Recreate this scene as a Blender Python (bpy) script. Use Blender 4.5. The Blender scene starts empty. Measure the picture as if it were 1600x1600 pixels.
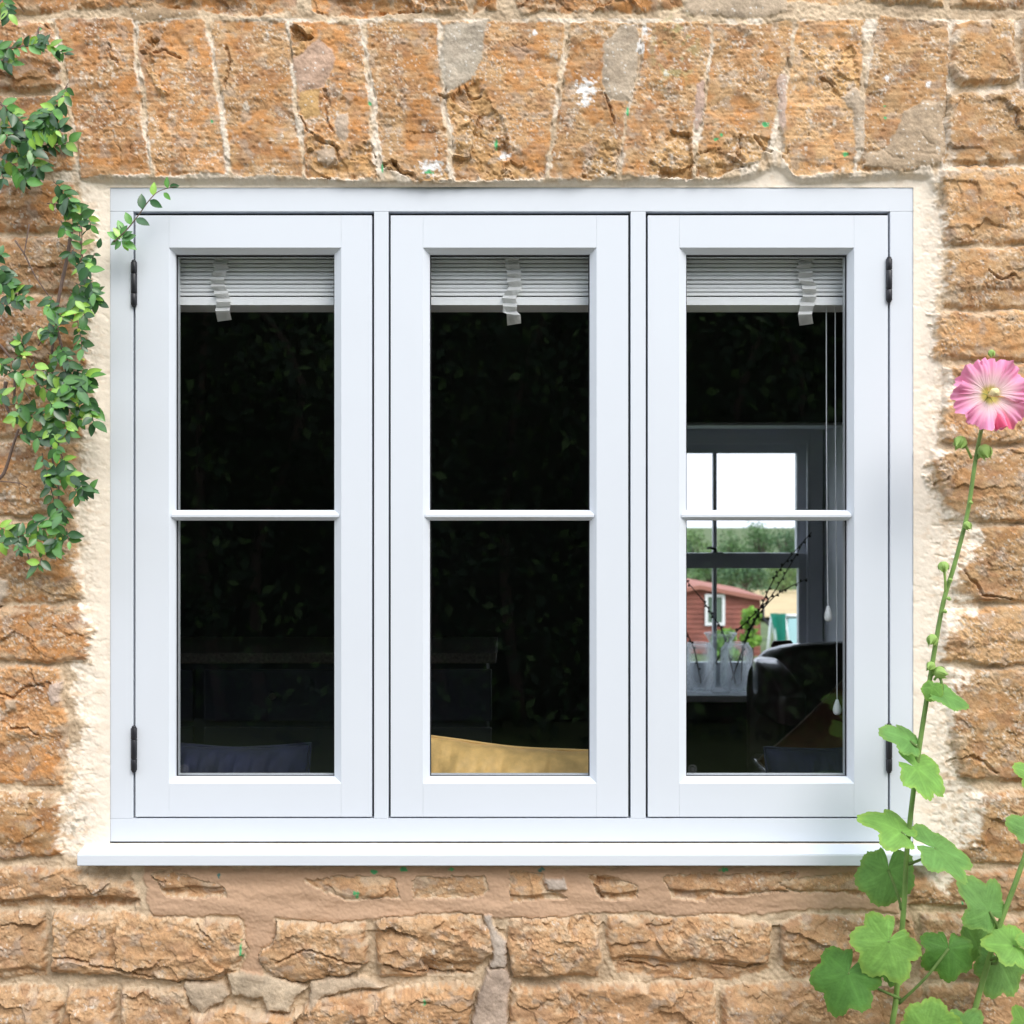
import bpy, bmesh, math, random
import numpy as np
from mathutils import Vector, Matrix

# ------------------------------------------------------------------ camera, light, exposure
D = 2.4            # metres from the camera to the wall plane (y = 0)
S = 0.00125        # metres per photo pixel on the wall plane
EYE = 1.5
scene = bpy.context.scene
COL = scene.collection
cam_d = bpy.data.cameras.new('camera')
cam = bpy.data.objects.new('camera', cam_d)
COL.objects.link(cam)
cam.location = (0, -D, EYE)
cam.rotation_euler = (math.radians(90), 0, 0)
cam_d.sensor_width = 36
cam_d.lens = 36 * D / 2.0
cam_d.clip_end = 1000
cam_d.clip_start = 0.05
cam_d.dof.use_dof = True
cam_d.dof.focus_distance = D + 0.05
cam_d.dof.aperture_fstop = 7.0
scene.camera = cam

SUN_EL, SUN_AZ = math.radians(46), math.radians(150)   # azimuth clockwise from +Y
world = bpy.data.worlds.new('World')
scene.world = world
world.use_nodes = True
wn = world.node_tree
bg = wn.nodes['Background']
sky = wn.nodes.new('ShaderNodeTexSky')
sky.sky_type = 'NISHITA'
sky.sun_disc = False
sky.sun_elevation = SUN_EL
sky.sun_rotation = SUN_AZ
sky.dust_density = 4.0
sky.ozone_density = 1.0
# overcast: a bright white cloud sheet, uneven, over the clear sky
tcw = wn.nodes.new('ShaderNodeTexCoord')
cn = wn.nodes.new('ShaderNodeTexNoise')
cn.inputs['Scale'].default_value = 2.2
cn.inputs['Detail'].default_value = 5
wn.links.new(tcw.outputs['Generated'], cn.inputs['Vector'])
cr_ = wn.nodes.new('ShaderNodeMapRange')
cr_.inputs[1].default_value = 0.3; cr_.inputs[2].default_value = 0.7
cr_.inputs[3].default_value = 5.6; cr_.inputs[4].default_value = 7.4
wn.links.new(cn.outputs[0], cr_.inputs[0])
cc = wn.nodes.new('ShaderNodeVectorMath'); cc.operation = 'SCALE'
cc.inputs[0].default_value = (0.945, 0.985, 1.05)
wn.links.new(cr_.outputs[0], cc.inputs['Scale'])
mixw = wn.nodes.new('ShaderNodeMix'); mixw.data_type = 'RGBA'
mixw.inputs[0].default_value = 0.85
wn.links.new(sky.outputs[0], mixw.inputs[6])
wn.links.new(cc.outputs[0], mixw.inputs[7])
wn.links.new(mixw.outputs[2], bg.inputs[0])
bg.inputs[1].default_value = 0.15
sun_d = bpy.data.lights.new('sun', 'SUN')
sun_d.energy = 0.95
sun_d.angle = math.radians(30)
sun_d.color = (1.0, 0.95, 0.88)
sun = bpy.data.objects.new('sun', sun_d)
COL.objects.link(sun)
sdir = Vector((math.sin(SUN_AZ) * math.cos(SUN_EL), math.cos(SUN_AZ) * math.cos(SUN_EL), math.sin(SUN_EL)))
sun.rotation_euler = (-sdir).to_track_quat('-Z', 'Y').to_euler()
sun.location = sdir * 20

vs = scene.view_settings
vs.view_transform = 'Standard'
vs.look = 'None'
vs.gamma = 1
vs.use_curve_mapping = False
vs.exposure = 1.2
scene.cycles.transparent_max_bounces = 24
scene.cycles.transmission_bounces = 14
scene.cycles.max_bounces = 14
scene.cycles.sample_clamp_indirect = 6

# ------------------------------------------------------------------ helpers
def W(px, py, y=0.0):
    """world point seen at photo pixel (px, py) when it stands at depth y"""
    k = S * (D + y) / D
    return Vector(((px - 800) * k, y, EYE - (py - 800) * k))

def mat(name, color=(0.5, 0.5, 0.5), rough=0.6, metal=0.0, spec=0.5, attr=None, noise=None, bump=None, coat=0, translucent=None, sheen=0):
    m = bpy.data.materials.new(name)
    m.use_nodes = True
    nt = m.node_tree
    p = nt.nodes['Principled BSDF']
    p.inputs['Roughness'].default_value = rough
    p.inputs['Metallic'].default_value = metal
    p.inputs['Specular IOR Level'].default_value = spec
    p.inputs['Coat Weight'].default_value = coat
    p.inputs['Sheen Weight'].default_value = sheen
    tc = nt.nodes.new('ShaderNodeTexCoord')
    if attr:
        a = nt.nodes.new('ShaderNodeAttribute')
        a.attribute_name = attr
        csock = a.outputs['Color']
    else:
        r = nt.nodes.new('ShaderNodeRGB')
        r.outputs[0].default_value = (*color, 1)
        csock = r.outputs[0]
    if noise:                                  # (scale, low, high): value variation of the colour
        n = nt.nodes.new('ShaderNodeTexNoise')
        n.inputs['Scale'].default_value = noise[0]
        n.inputs['Detail'].default_value = 6
        nt.links.new(tc.outputs['Object'], n.inputs['Vector'])
        mr = nt.nodes.new('ShaderNodeMapRange')
        mr.inputs[1].default_value = 0.3
        mr.inputs[2].default_value = 0.7
        mr.inputs[3].default_value = noise[1]
        mr.inputs[4].default_value = noise[2]
        nt.links.new(n.outputs[0], mr.inputs[0])
        mul = nt.nodes.new('ShaderNodeVectorMath')
        mul.operation = 'SCALE'
        nt.links.new(csock, mul.inputs[0])
        nt.links.new(mr.outputs[0], mul.inputs['Scale'])
        csock = mul.outputs[0]
    nt.links.new(csock, p.inputs['Base Color'])
    if bump:                                   # (scale, strength, distance)
        n = nt.nodes.new('ShaderNodeTexNoise')
        n.inputs['Scale'].default_value = bump[0]
        n.inputs['Detail'].default_value = 8
        n.inputs['Roughness'].default_value = 0.65
        nt.links.new(tc.outputs['Object'], n.inputs['Vector'])
        b = nt.nodes.new('ShaderNodeBump')
        b.inputs['Strength'].default_value = bump[1]
        b.inputs['Distance'].default_value = bump[2]
        nt.links.new(n.outputs[0], b.inputs['Height'])
        nt.links.new(b.outputs[0], p.inputs['Normal'])
    if translucent:
        t = nt.nodes.new('ShaderNodeBsdfTranslucent')
        nt.links.new(csock, t.inputs['Color'])
        mx = nt.nodes.new('ShaderNodeMixShader')
        mx.inputs[0].default_value = translucent
        nt.links.new(p.outputs[0], mx.inputs[1])
        nt.links.new(t.outputs[0], mx.inputs[2])
        nt.links.new(mx.outputs[0], nt.nodes['Material Output'].inputs[0])
    return m

def thin_glass(name, tint=(0.93, 0.96, 0.95), ior=1.5, gain=1.0):
    """window glass: clear, reflecting by its angle"""
    m = bpy.data.materials.new(name)
    m.use_nodes = True
    nt = m.node_tree
    nt.nodes.remove(nt.nodes['Principled BSDF'])
    tr = nt.nodes.new('ShaderNodeBsdfTransparent')
    tr.inputs[0].default_value = (*tint, 1)
    gl = nt.nodes.new('ShaderNodeBsdfGlossy')
    gl.inputs['Roughness'].default_value = 0.0
    gl.inputs['Color'].default_value = (gain, gain, gain, 1)
    fr = nt.nodes.new('ShaderNodeFresnel')
    ge = nt.nodes.new('ShaderNodeNewGeometry')      # the same reflection from either side of the thin pane
    mr = nt.nodes.new('ShaderNodeMapRange')
    mr.inputs[3].default_value = ior
    mr.inputs[4].default_value = 1 / ior
    nt.links.new(ge.outputs['Backfacing'], mr.inputs[0])
    nt.links.new(mr.outputs[0], fr.inputs[0])
    mx = nt.nodes.new('ShaderNodeMixShader')
    nt.links.new(fr.outputs[0], mx.inputs[0])
    nt.links.new(tr.outputs[0], mx.inputs[1])
    nt.links.new(gl.outputs[0], mx.inputs[2])
    nt.links.new(mx.outputs[0], nt.nodes['Material Output'].inputs[0])
    return m

def solid_glass(name, color=(1, 1, 1), rough=0.0):
    m = bpy.data.materials.new(name)
    m.use_nodes = True
    p = m.node_tree.nodes['Principled BSDF']
    p.inputs['Base Color'].default_value = (*color, 1)
    p.inputs['Roughness'].default_value = rough
    p.inputs['Transmission Weight'].default_value = 1
    p.inputs['IOR'].default_value = 1.45
    return m

def obj(name, bm, m, parent=None, smooth=False):
    me = bpy.data.meshes.new(name)
    bm.normal_update()
    bm.to_mesh(me)
    bm.free()
    if smooth:
        me.polygons.foreach_set('use_smooth', [True] * len(me.polygons))
    ms = m if isinstance(m, (list, tuple)) else [m]
    for x in ms:
        me.materials.append(x)
    o = bpy.data.objects.new(name, me)
    COL.objects.link(o)
    if parent is not None:
        o.parent = parent
        o.matrix_parent_inverse = parent.matrix_basis.inverted()
    return o

def tag(o, label=None, cat=None, group=None, kind=None):
    if label: o['label'] = label
    if cat: o['category'] = cat
    if group: o['group'] = group
    if kind: o['kind'] = kind
    return o

def thing(name, label, cat, loc=(0, 0, 0), group=None):
    o = bpy.data.objects.new(name, None)
    COL.objects.link(o)
    o.location = loc
    o.empty_display_size = 0.1
    return tag(o, label, cat, group)

def box(bm, x0, x1, y0, y1, z0, z1, bev=0.0):
    r = bmesh.ops.create_cube(bm, size=1.0)
    vs_ = r['verts']
    for v in vs_:
        v.co = Vector((x0 + (v.co.x + .5) * (x1 - x0), y0 + (v.co.y + .5) * (y1 - y0), z0 + (v.co.z + .5) * (z1 - z0)))
    if bev:
        es = list({e for v in vs_ for e in v.link_edges})
        bmesh.ops.bevel(bm, geom=es, offset=bev, segments=2, affect='EDGES', profile=0.6)
    return bm

def boxes(*args):
    bm = bmesh.new()
    for a in args:
        box(bm, *a)
    return bm

def extrude_x(bm, prof, x0, x1):
    """profile [(y, z)...] swept along x"""
    a = [bm.verts.new((x0, y, z)) for y, z in prof]
    b = [bm.verts.new((x1, y, z)) for y, z in prof]
    n = len(prof)
    for i in range(n):
        j = (i + 1) % n
        bm.faces.new((a[i], a[j], b[j], b[i]))
    bm.faces.new(a)
    bm.faces.new(list(reversed(b)))
    bmesh.ops.recalc_face_normals(bm, faces=bm.faces)
    return bm

def ring(bm, loops):
    """mitred frame: loops of (x0, x1, z0, z1, y), joined one to the next and closed"""
    L = []
    for x0, x1, z0, z1, y in loops:
        L.append([bm.verts.new(c) for c in ((x0, y, z0), (x1, y, z0), (x1, y, z1), (x0, y, z1))])
    n = len(L)
    for i in range(n):
        a, b = L[i], L[(i + 1) % n]
        for k in range(4):
            j = (k + 1) % 4
            bm.faces.new((a[k], a[j], b[j], b[k]))
    bmesh.ops.recalc_face_normals(bm, faces=bm.faces)
    return bm

def tube(bm, pts, radii, seg=8, cap=True):
    pts = [Vector(p) for p in pts]
    if not isinstance(radii, (list, tuple)):
        radii = [radii] * len(pts)
    rings = []
    prev = None
    for i, p in enumerate(pts):
        t = (pts[min(i + 1, len(pts) - 1)] - pts[max(i - 1, 0)]).normalized()
        if prev is None:
            a = Vector((0, 1, 0)) if abs(t.y) < 0.9 else Vector((1, 0, 0))
            u = t.cross(a).normalized()
        else:
            u = (prev - t * prev.dot(t)).normalized()
        prev = u
        v = t.cross(u)
        rings.append([bm.verts.new(p + (u * math.cos(2 * math.pi * k / seg) + v * math.sin(2 * math.pi * k / seg)) * radii[i]) for k in range(seg)])
    for a, b in zip(rings, rings[1:]):
        for k in range(seg):
            j = (k + 1) % seg
            f = bm.faces.new((a[k], a[j], b[j], b[k]))
            f.smooth = True
    if cap:
        bm.faces.new(list(reversed(rings[0])))
        bm.faces.new(rings[-1])
    return bm

def spline(pts, n=6):
    """Catmull-Rom through the points"""
    pts = [Vector(p) for p in pts]
    out = []
    for i in range(len(pts) - 1):
        p0, p1, p2, p3 = pts[max(i - 1, 0)], pts[i], pts[i + 1], pts[min(i + 2, len(pts) - 1)]
        for k in range(n):
            t = k / n
            out.append(0.5 * ((2 * p1) + (p2 - p0) * t + (2 * p0 - 5 * p1 + 4 * p2 - p3) * t * t + (3 * p1 - p0 - 3 * p2 + p3) * t ** 3))
    out.append(pts[-1])
    return out

def lathe(bm, prof, centre, seg=24, ripple=None):
    """profile [(r, z)...] turned about the vertical through centre"""
    c = Vector(centre)
    rings = []
    for r, z in prof:
        row = []
        for k in range(seg):
            a = 2 * math.pi * k / seg
            rr = r * (ripple(a, z) if ripple else 1)
            row.append(bm.verts.new((c.x + rr * math.cos(a), c.y + rr * math.sin(a), c.z + z)))
        rings.append(row)
    for a, b in zip(rings, rings[1:]):
        for k in range(seg):
            j = (k + 1) % seg
            f = bm.faces.new((a[k], a[j], b[j], b[k]))
            f.smooth = True
    return bm, rings

def copy_thing(root, loc=None, label=None):
    r = root.copy(); COL.objects.link(r)
    if loc is not None: r.location = loc
    if label: r['label'] = label
    for ch in list(root.children):
        c = ch.copy(); COL.objects.link(c); c.parent = r
        for g in ch.children:
            d = g.copy(); COL.objects.link(d); d.parent = c
    return r

# numpy noise ---------------------------------------------------------------
_rng = np.random.default_rng(7)
_ang = _rng.random((256, 256)) * 2 * np.pi
_GX, _GY = np.cos(_ang), np.sin(_ang)
_R1, _R2, _R3, _R4, _R5 = (_rng.random((256, 256)) for _ in range(5))

def pnoise(x, y):
    xi = np.floor(x).astype(np.int64); yi = np.floor(y).astype(np.int64)
    fx = x - xi; fy = y - yi
    u = fx * fx * fx * (fx * (fx * 6 - 15) + 10); v = fy * fy * fy * (fy * (fy * 6 - 15) + 10)
    x0 = xi & 255; x1 = (xi + 1) & 255; y0 = yi & 255; y1 = (yi + 1) & 255
    a = _GX[x0, y0] * fx + _GY[x0, y0] * fy
    b = _GX[x1, y0] * (fx - 1) + _GY[x1, y0] * fy
    c = _GX[x0, y1] * fx + _GY[x0, y1] * (fy - 1)
    d = _GX[x1, y1] * (fx - 1) + _GY[x1, y1] * (fy - 1)
    return ((a + (b - a) * u) * (1 - v) + (c + (d - c) * u) * v) * 1.5

def fbm(x, y, octv=4, gain=0.5):
    s = 0; a = 1.0
    for i in range(octv):
        s = s + a * pnoise(x + 17.3 * i, y + 41.7 * i)
        x = x * 2.03; y = y * 2.03; a *= gain
    return s

def cells(x, y):
    """nearest feature point: distance F1, F2, offsets to it, its cell ids"""
    xi = np.floor(x).astype(np.int64); yi = np.floor(y).astype(np.int64)
    f1 = np.full(x.shape, 9.0); f2 = np.full(x.shape, 9.0)
    bx = np.zeros(x.shape); by = np.zeros(x.shape)
    ci = np.zeros(x.shape, np.int64); cj = np.zeros(x.shape, np.int64)
    for di in (-1, 0, 1):
        for dj in (-1, 0, 1):
            a = (xi + di) & 255; b = (yi + dj) & 255
            dx = x - (xi + di + _R1[a, b]); dy = y - (yi + dj + _R2[a, b])
            d = np.sqrt(dx * dx + dy * dy)
            m = d < f1
            f2 = np.where(m, f1, np.minimum(f2, d))
            f1 = np.where(m, d, f1); bx = np.where(m, dx, bx); by = np.where(m, dy, by)
            ci = np.where(m, a, ci); cj = np.where(m, b, cj)
    return f1, f2, bx, by, ci, cj

def sstep(a, b, x):
    t = np.clip((x - a) / (b - a), 0, 1)
    return t * t * (3 - 2 * t)

def poly_sdf(poly, x, y):
    """signed distance, positive inside"""
    P = np.array(poly, float)
    best = np.full(x.shape, 1e9); inside = np.zeros(x.shape, bool)
    n = len(P)
    for i in range(n):
        ax, ay = P[i]; bx, by = P[(i + 1) % n]
        ex, ey = bx - ax, by - ay
        t = np.clip(((x - ax) * ex + (y - ay) * ey) / (ex * ex + ey * ey + 1e-12), 0, 1)
        d = (x - ax - t * ex) ** 2 + (y - ay - t * ey) ** 2
        best = np.minimum(best, d)
        c = ((ay > y) != (by > y)) & (x < (bx - ax) * (y - ay) / (by - ay + 1e-12) + ax)
        inside ^= c
    best = np.sqrt(best)
    return np.where(inside, best, -best)
# ------------------------------------------------------------------ the stone wall: one relief, stone by stone
LINTEL = [
 [(92,33),(205,30),(232,272),(132,277)],
 [(216,38),(322,33),(353,272),(242,274)],
 [(331,33),(446,32),(471,274),(365,274)],
 [(452,34),(560,38),(588,278),(480,276)],
 [(572,38),(682,38),(702,282),(650,284),(625,268),(600,262)],
 [(690,36),(883,36),(880,80),(862,175),(848,278),(712,280)],
 [(893,36),(1003,36),(990,120),(975,180),(965,278),(858,278),(870,190),(889,90)],
 [(1012,36),(1108,40),(1102,120),(1083,200),(1080,275),(973,275),(982,180),(1000,110)],
 [(1117,42),(1235,34),(1232,90),(1213,150),(1208,200),(1190,250),(1150,262),(1120,278),(1090,272),(1102,180)],
 [(1247,36),(1352,28),(1343,120),(1330,270),(1245,275),(1222,245),(1229,160),(1240,90)],
 [(1373,25),(1482,35),(1480,100),(1474,150),(1473,252),(1420,265),(1340,268),(1352,160),(1364,90)],
]
ROUGH = [
 [(-180,-80),(458,-80),(462,22),(330,20),(200,12),(20,22),(-180,25)],
 [(478,-80),(722,-80),(728,15),(680,22),(560,25),(490,20)],
 [(738,-80),(772,-80),(775,16),(740,18)],
 [(795,-80),(1070,-80),(1065,15),(1000,18),(810,20)],
 [(1225,-80),(1470,-80),(1470,8),(1230,2)],
 [(1480,-80),(1760,-80),(1760,8),(1600,12),(1485,10)],
 [(1492,38),(1586,32),(1588,120),(1555,130),(1500,132),(1482,110)],
 [(1600,20),(1760,20),(1760,135),(1604,138)],
 [(1478,150),(1530,145),(1600,140),(1760,145),(1760,250),(1600,252),(1510,258),(1476,255)],
 [(1468,268),(1530,262),(1760,258),(1760,376),(1600,380),(1480,380),(1474,330)],
 [(1485,392),(1600,388),(1760,390),(1760,478),(1600,482),(1475,480)],
 [(1462,490),(1600,488),(1760,490),(1760,560),(1600,562),(1465,560)],
 [(1475,575),(1600,570),(1760,572),(1760,686),(1540,692),(1470,688)],
 [(1455,705),(1600,702),(1760,700),(1760,808),(1600,812),(1480,810),(1470,760)],
 [(1500,828),(1600,822),(1760,820),(1760,938),(1600,942),(1490,940),(1490,900)],
 [(1475,955),(1600,950),(1760,952),(1760,1030),(1600,1036),(1470,1034)],
 [(1480,1048),(1600,1045),(1760,1045),(1760,1216),(1600,1222),(1500,1210),(1488,1150)],
 [(1510,1240),(1600,1235),(1760,1235),(1760,1345),(1600,1350),(1500,1345)],
 [(1420,1370),(1500,1362),(1600,1360),(1760,1360),(1760,1412),(1600,1418),(1420,1412)],
 [(-180,38),(82,36),(90,90),(95,136),(40,140),(-180,142)],
 [(-180,156),(100,152),(118,262),(60,270),(-180,272)],
 [(-180,284),(115,282),(128,358),(60,360),(-180,362)],
 [(-180,372),(130,370),(132,452),(-180,458)],
 [(-180,466),(132,462),(132,575),(-180,572)],
 [(-180,584),(135,584),(130,682),(-180,684)],
 [(-180,696),(120,694),(120,800),(-180,804)],
 [(-180,818),(112,814),(125,880),(128,935),(60,940),(-180,938)],
 [(-180,952),(60,948),(135,950),(140,1000),(130,1032),(-180,1032)],
 [(-180,1044),(90,1042),(95,1090),(105,1130),(102,1225),(-180,1230)],
 [(-180,1240),(95,1240),(95,1330),(60,1340),(-180,1345)],
 [(-180,1362),(60,1356),(120,1360),(140,1375),(210,1380),(222,1412),(130,1416),(-180,1414)],
 [(-180,1426),(68,1426),(72,1525),(-180,1530)],
 [(86,1428),(220,1425),(300,1434),(378,1440),(388,1470),(370,1510),(345,1530),(250,1528),(84,1518)],
 [(405,1480),(430,1460),(430,1440),(480,1442),(572,1442),(572,1498),(540,1520),(470,1530),(425,1520),(408,1500)],
 [(592,1440),(605,1428),(690,1432),(745,1428),(760,1445),(775,1480),(755,1505),(740,1520),(640,1525),(592,1520)],
 [(800,1432),(900,1432),(938,1434),(936,1500),(930,1522),(800,1525),(795,1480)],
 [(948,1434),(1090,1430),(1200,1440),(1202,1515),(1150,1528),(1080,1530),(960,1522)],
 [(1220,1438),(1260,1430),(1320,1432),(1420,1430),(1430,1500),(1400,1520),(1240,1528),(1220,1510)],
 [(1440,1428),(1600,1430),(1760,1430),(1760,1525),(1600,1530),(1442,1525)],
 [(-180,1544),(85,1540),(100,1560),(80,1640),(-180,1650)],
 [(110,1545),(180,1545),(185,1640),(90,1650)],
 [(192,1545),(290,1545),(300,1600),(310,1650),(195,1650)],
 [(300,1590),(360,1575),(440,1590),(500,1560),(600,1548),(710,1535),(740,1545),(735,1650),(310,1650)],
 [(800,1545),(805,1540),(1110,1535),(1118,1560),(1118,1650),(800,1650)],
 [(1130,1540),(1250,1535),(1440,1540),(1440,1650),(1128,1650)],
 [(1452,1540),(1760,1540),(1760,1650),(1452,1650)],
]
PEEK = [   # stones showing through the mortar smear under the sill
 [(240,1365),(270,1360),(345,1385),(355,1398),(265,1400)],
 [(480,1372),(515,1370),(620,1372),(622,1400),(560,1402),(512,1392)],
 [(652,1368),(755,1370),(762,1390),(740,1398),(652,1400)],
 [(800,1362),(845,1365),(850,1390),(880,1400),(830,1402),(800,1410)],
 [(922,1368),(955,1368),(992,1382),(992,1402),(940,1402)],
 [(1040,1376),(1060,1368),(1240,1362),(1240,1385),(1180,1395),(1110,1395),(1100,1405),(1050,1400)],
 [(1215,1378),(1300,1366),(1400,1362),(1405,1400),(1330,1395),(1240,1390)],
]
SMEAR = [(222,1350),(1400,1350),(1412,1400),(1400,1428),(1330,1420),(1240,1426),(1100,1432),(1000,1428),(900,1432),(800,1438),(745,1428),
 (690,1430),(600,1438),(500,1442),(430,1436),(436,1465),(410,1490),(418,1525),(398,1535),(376,1515),(386,1480),(384,1440),(370,1432),
 (300,1432),(240,1432),(228,1405)]
CREAM = [(160,1350),(140,1352),(100,1342),(95,1320),(92,1290),(88,1242),(112,1230),(104,1200),(108,1162),(128,1145),(124,1128),(112,1100),
 (112,1042),(132,1030),(132,1010),(140,985),(118,950),(126,925),(120,900),(104,885),(124,850),(112,805),(126,765),(117,725),(126,690),
 (138,640),(132,560),(134,480),(128,420),(142,372),(134,330),(122,300),(126,277),(240,279),(355,279),(478,280),(600,284),(706,286),(850,283),
 (970,280),(1130,280),(1180,270),(1205,256),(1226,262),(1248,278),(1335,276),(1430,270),(1458,276),(1476,330),(1480,410),(1474,450),(1470,478),
 (1462,490),(1464,560),(1492,580),(1500,610),(1476,640),(1468,665),(1472,715),(1452,750),(1476,790),(1530,815),(1540,850),(1520,872),(1496,895),
 (1490,918),(1530,936),(1530,950),(1500,972),(1476,1000),(1482,1034),(1522,1046),(1505,1075),(1494,1105),(1488,1160),(1496,1212),(1542,1240),
 (1536,1272),(1524,1302),(1500,1330),(1520,1345),(1480,1400),(1420,1350)]
PATCH = [   # repair mortar and lichen crusts: polygon, colour, flatness
 ([(500,60),(520,80),(524,100),(506,140),(468,146),(455,95),(475,80)], (.47,.33,.25), .9),
 ([(470,143),(500,140),(502,180),(478,192),(468,165)], (.50,.32,.14), .7),
 ([(690,40),(760,30),(758,90),(740,120),(700,148),(688,110)], (.43,.38,.31), .8),
 ([(968,38),(996,35),(994,120),(986,160),(955,160),(940,130),(942,75)], (.42,.35,.27), .85),
 ([(1408,178),(1440,160),(1474,160),(1474,256),(1410,266),(1345,262),(1350,238),(1385,228)], (.44,.34,.24), .8),
 ([(1312,150),(1340,138),(1352,160),(1346,230),(1332,236),(1330,180)], (.46,.37,.28), .9),
 ([(1085,130),(1103,122),(1100,190),(1090,210),(1080,175)], (.46,.33,.27), .9),
 ([(1217,120),(1232,118),(1230,190),(1222,210),(1212,165)], (.46,.34,.28), .9),
 ([(1065,18),(1075,-10),(1230,-20),(1232,22),(1160,30),(1070,30)], (.48,.38,.28), .8),
 ([(198,14),(255,10),(312,18),(314,30),(205,34)], (.46,.33,.21), .8),
 ([(522,180),(545,175),(548,210),(538,226),(526,215)], (.46,.37,.29), .8),
 ([(495,235),(520,230),(528,250),(515,262),(497,255)], (.45,.35,.26), .8),
 ([(290,1532),(356,1530),(364,1556),(345,1570),(322,1588),(300,1572),(290,1552)], (.43,.34,.25), .95),
 ([(360,1515),(378,1510),(470,1532),(482,1540),(462,1560),(452,1582),(420,1582),(412,1560),(366,1556)], (.50,.40,.29), .95),
 ([(480,1530),(560,1520),(610,1540),(540,1548),(500,1562),(488,1590)], (.47,.37,.27), .8),
 ([(752,1425),(768,1424),(775,1450),(795,1470),(790,1510),(765,1512),(772,1480)], (.42,.36,.31), .95),
 ([(760,1512),(790,1508),(797,1530),(796,1650),(740,1650),(744,1560)], (.40,.31,.25), .95),
 ([(74,1068),(98,1062),(98,1096),(82,1102)], (.48,.38,.32), .9),
 ([(-5,900),(12,905),(16,930),(8,945),(-5,946)], (.46,.38,.30), .9),
 ([(848,1372),(880,1366),(886,1388),(856,1390)], (.43,.37,.32), .9),
 ([(8,1088),(30,1090),(32,1105),(14,1110)], (.55,.42,.30), .9),
]
GREEN = [(598,262,2.2,9),(578,163,4,3),(980,176,2.5,9),(380,1481,2.2,16),(557,1393,6,4),(559,1399,3,5),(665,1558,2.5,6),(1382,166,2,2),(1382,185,2.5,2.5),
         (585,1361,7,4),(632,1357,7,4),(705,1357,5,3),(845,1358,6,4),(1130,1358,7,4),(343,1366,3,5),(1118,218,5,3),(1126,212,3,3),(1320,242,6,4),
         (670,270,7,4),(332,191,2.5,2.5),(66,49,2.5,2.5),(775,226,3,8),(1195,196,6,5),(1508,1396,3,6),(1500,1408,2,4)]
GREENBLUE = {(1508,1396),(343,1366),(845,1358)}

def course_fill(x0, x1, y0, y1, rng):
    out = []
    y = y0
    while y < y1 - 20:
        h = min(rng.uniform(80, 125), y1 - y)
        x = x0 - rng.uniform(0, 150)
        while x < x1 - 10:
            w = rng.uniform(130, 330)
            a, b = max(x, x0), min(x + w, x1)
            if b - a > 25:
                j = lambda: rng.uniform(-4, 4)
                out.append([(a + 6 + j(), y + 6 + j()), (b - 6 + j(), y + 6 + j()), (b - 6 + j(), y + h - 6 + j()), (a + 6 + j(), y + h - 6 + j())])
            x += w
        y += h
    return out

CRACKS = [[(470,185),(478,205),(500,222),(522,230),(531,252)], [(505,142),(513,165),(508,190),(520,205)], [(246,82),(262,80),(284,90)], [(598,262),(612,258),(628,270),(650,277)],
 [(175,72),(178,88),(188,103)], [(352,75),(360,100),(352,140)], [(1438,210),(1446,220),(1452,223)], [(1380,233),(1392,245),(1412,246)], [(1428,238),(1455,243)], [(950,150),(954,170),(956,195)],
 [(1150,215),(1152,245),(1165,262)], [(725,135),(738,150),(750,148)], [(1325,285),(1345,284)], [(690,150),(702,152),(712,146)], [(1180,215),(1188,235),(1205,240)],
 [(0,1078),(20,1088),(40,1072),(66,1072)], [(20,1135),(50,1138),(62,1150)], [(1480,1195),(1510,1180),(1560,1205)], [(1460,755),(1485,748)], [(1540,425),(1560,440),(1580,432)],
 [(240,1370),(262,1378)], [(86,1490),(130,1500),(200,1518),(280,1532)], [(600,1500),(650,1518),(740,1520)], [(1110,1502),(1165,1512),(1200,1500)], [(980,1505),(1040,1512)], [(310,1440),(330,1460)],
 [(1500,880),(1530,930),(1580,938)], [(430,1500),(480,1478),(560,1500)]]
SPALL = [   # faces broken off the arch stones
 [(702,152),(740,122),(770,160),(790,200),(800,282),(708,284)], [(478,200),(520,228),(532,250),(590,215),(590,284),(482,282)], [(596,266),(625,262),(650,276),(704,270),(704,290),(596,290)],
 [(800,262),(824,256),(836,284),(798,290)], [(936,222),(962,218),(970,250),(968,284),(915,284),(920,250)], [(1088,240),(1120,225),(1180,215),(1222,225),(1225,262),(1150,280),(1086,284)],
 [(455,40),(500,45),(480,70),(470,95),(455,85)], [(1250,70),(1290,85),(1330,70),(1345,140),(1330,170),(1270,110)], [(232,62),(248,58),(252,150),(238,145)], [(1020,235),(1060,205),(1082,210),(1082,284),(1010,284)]]
XA, XB, YA, YB = -1100, 2700, -520, 1996
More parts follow.
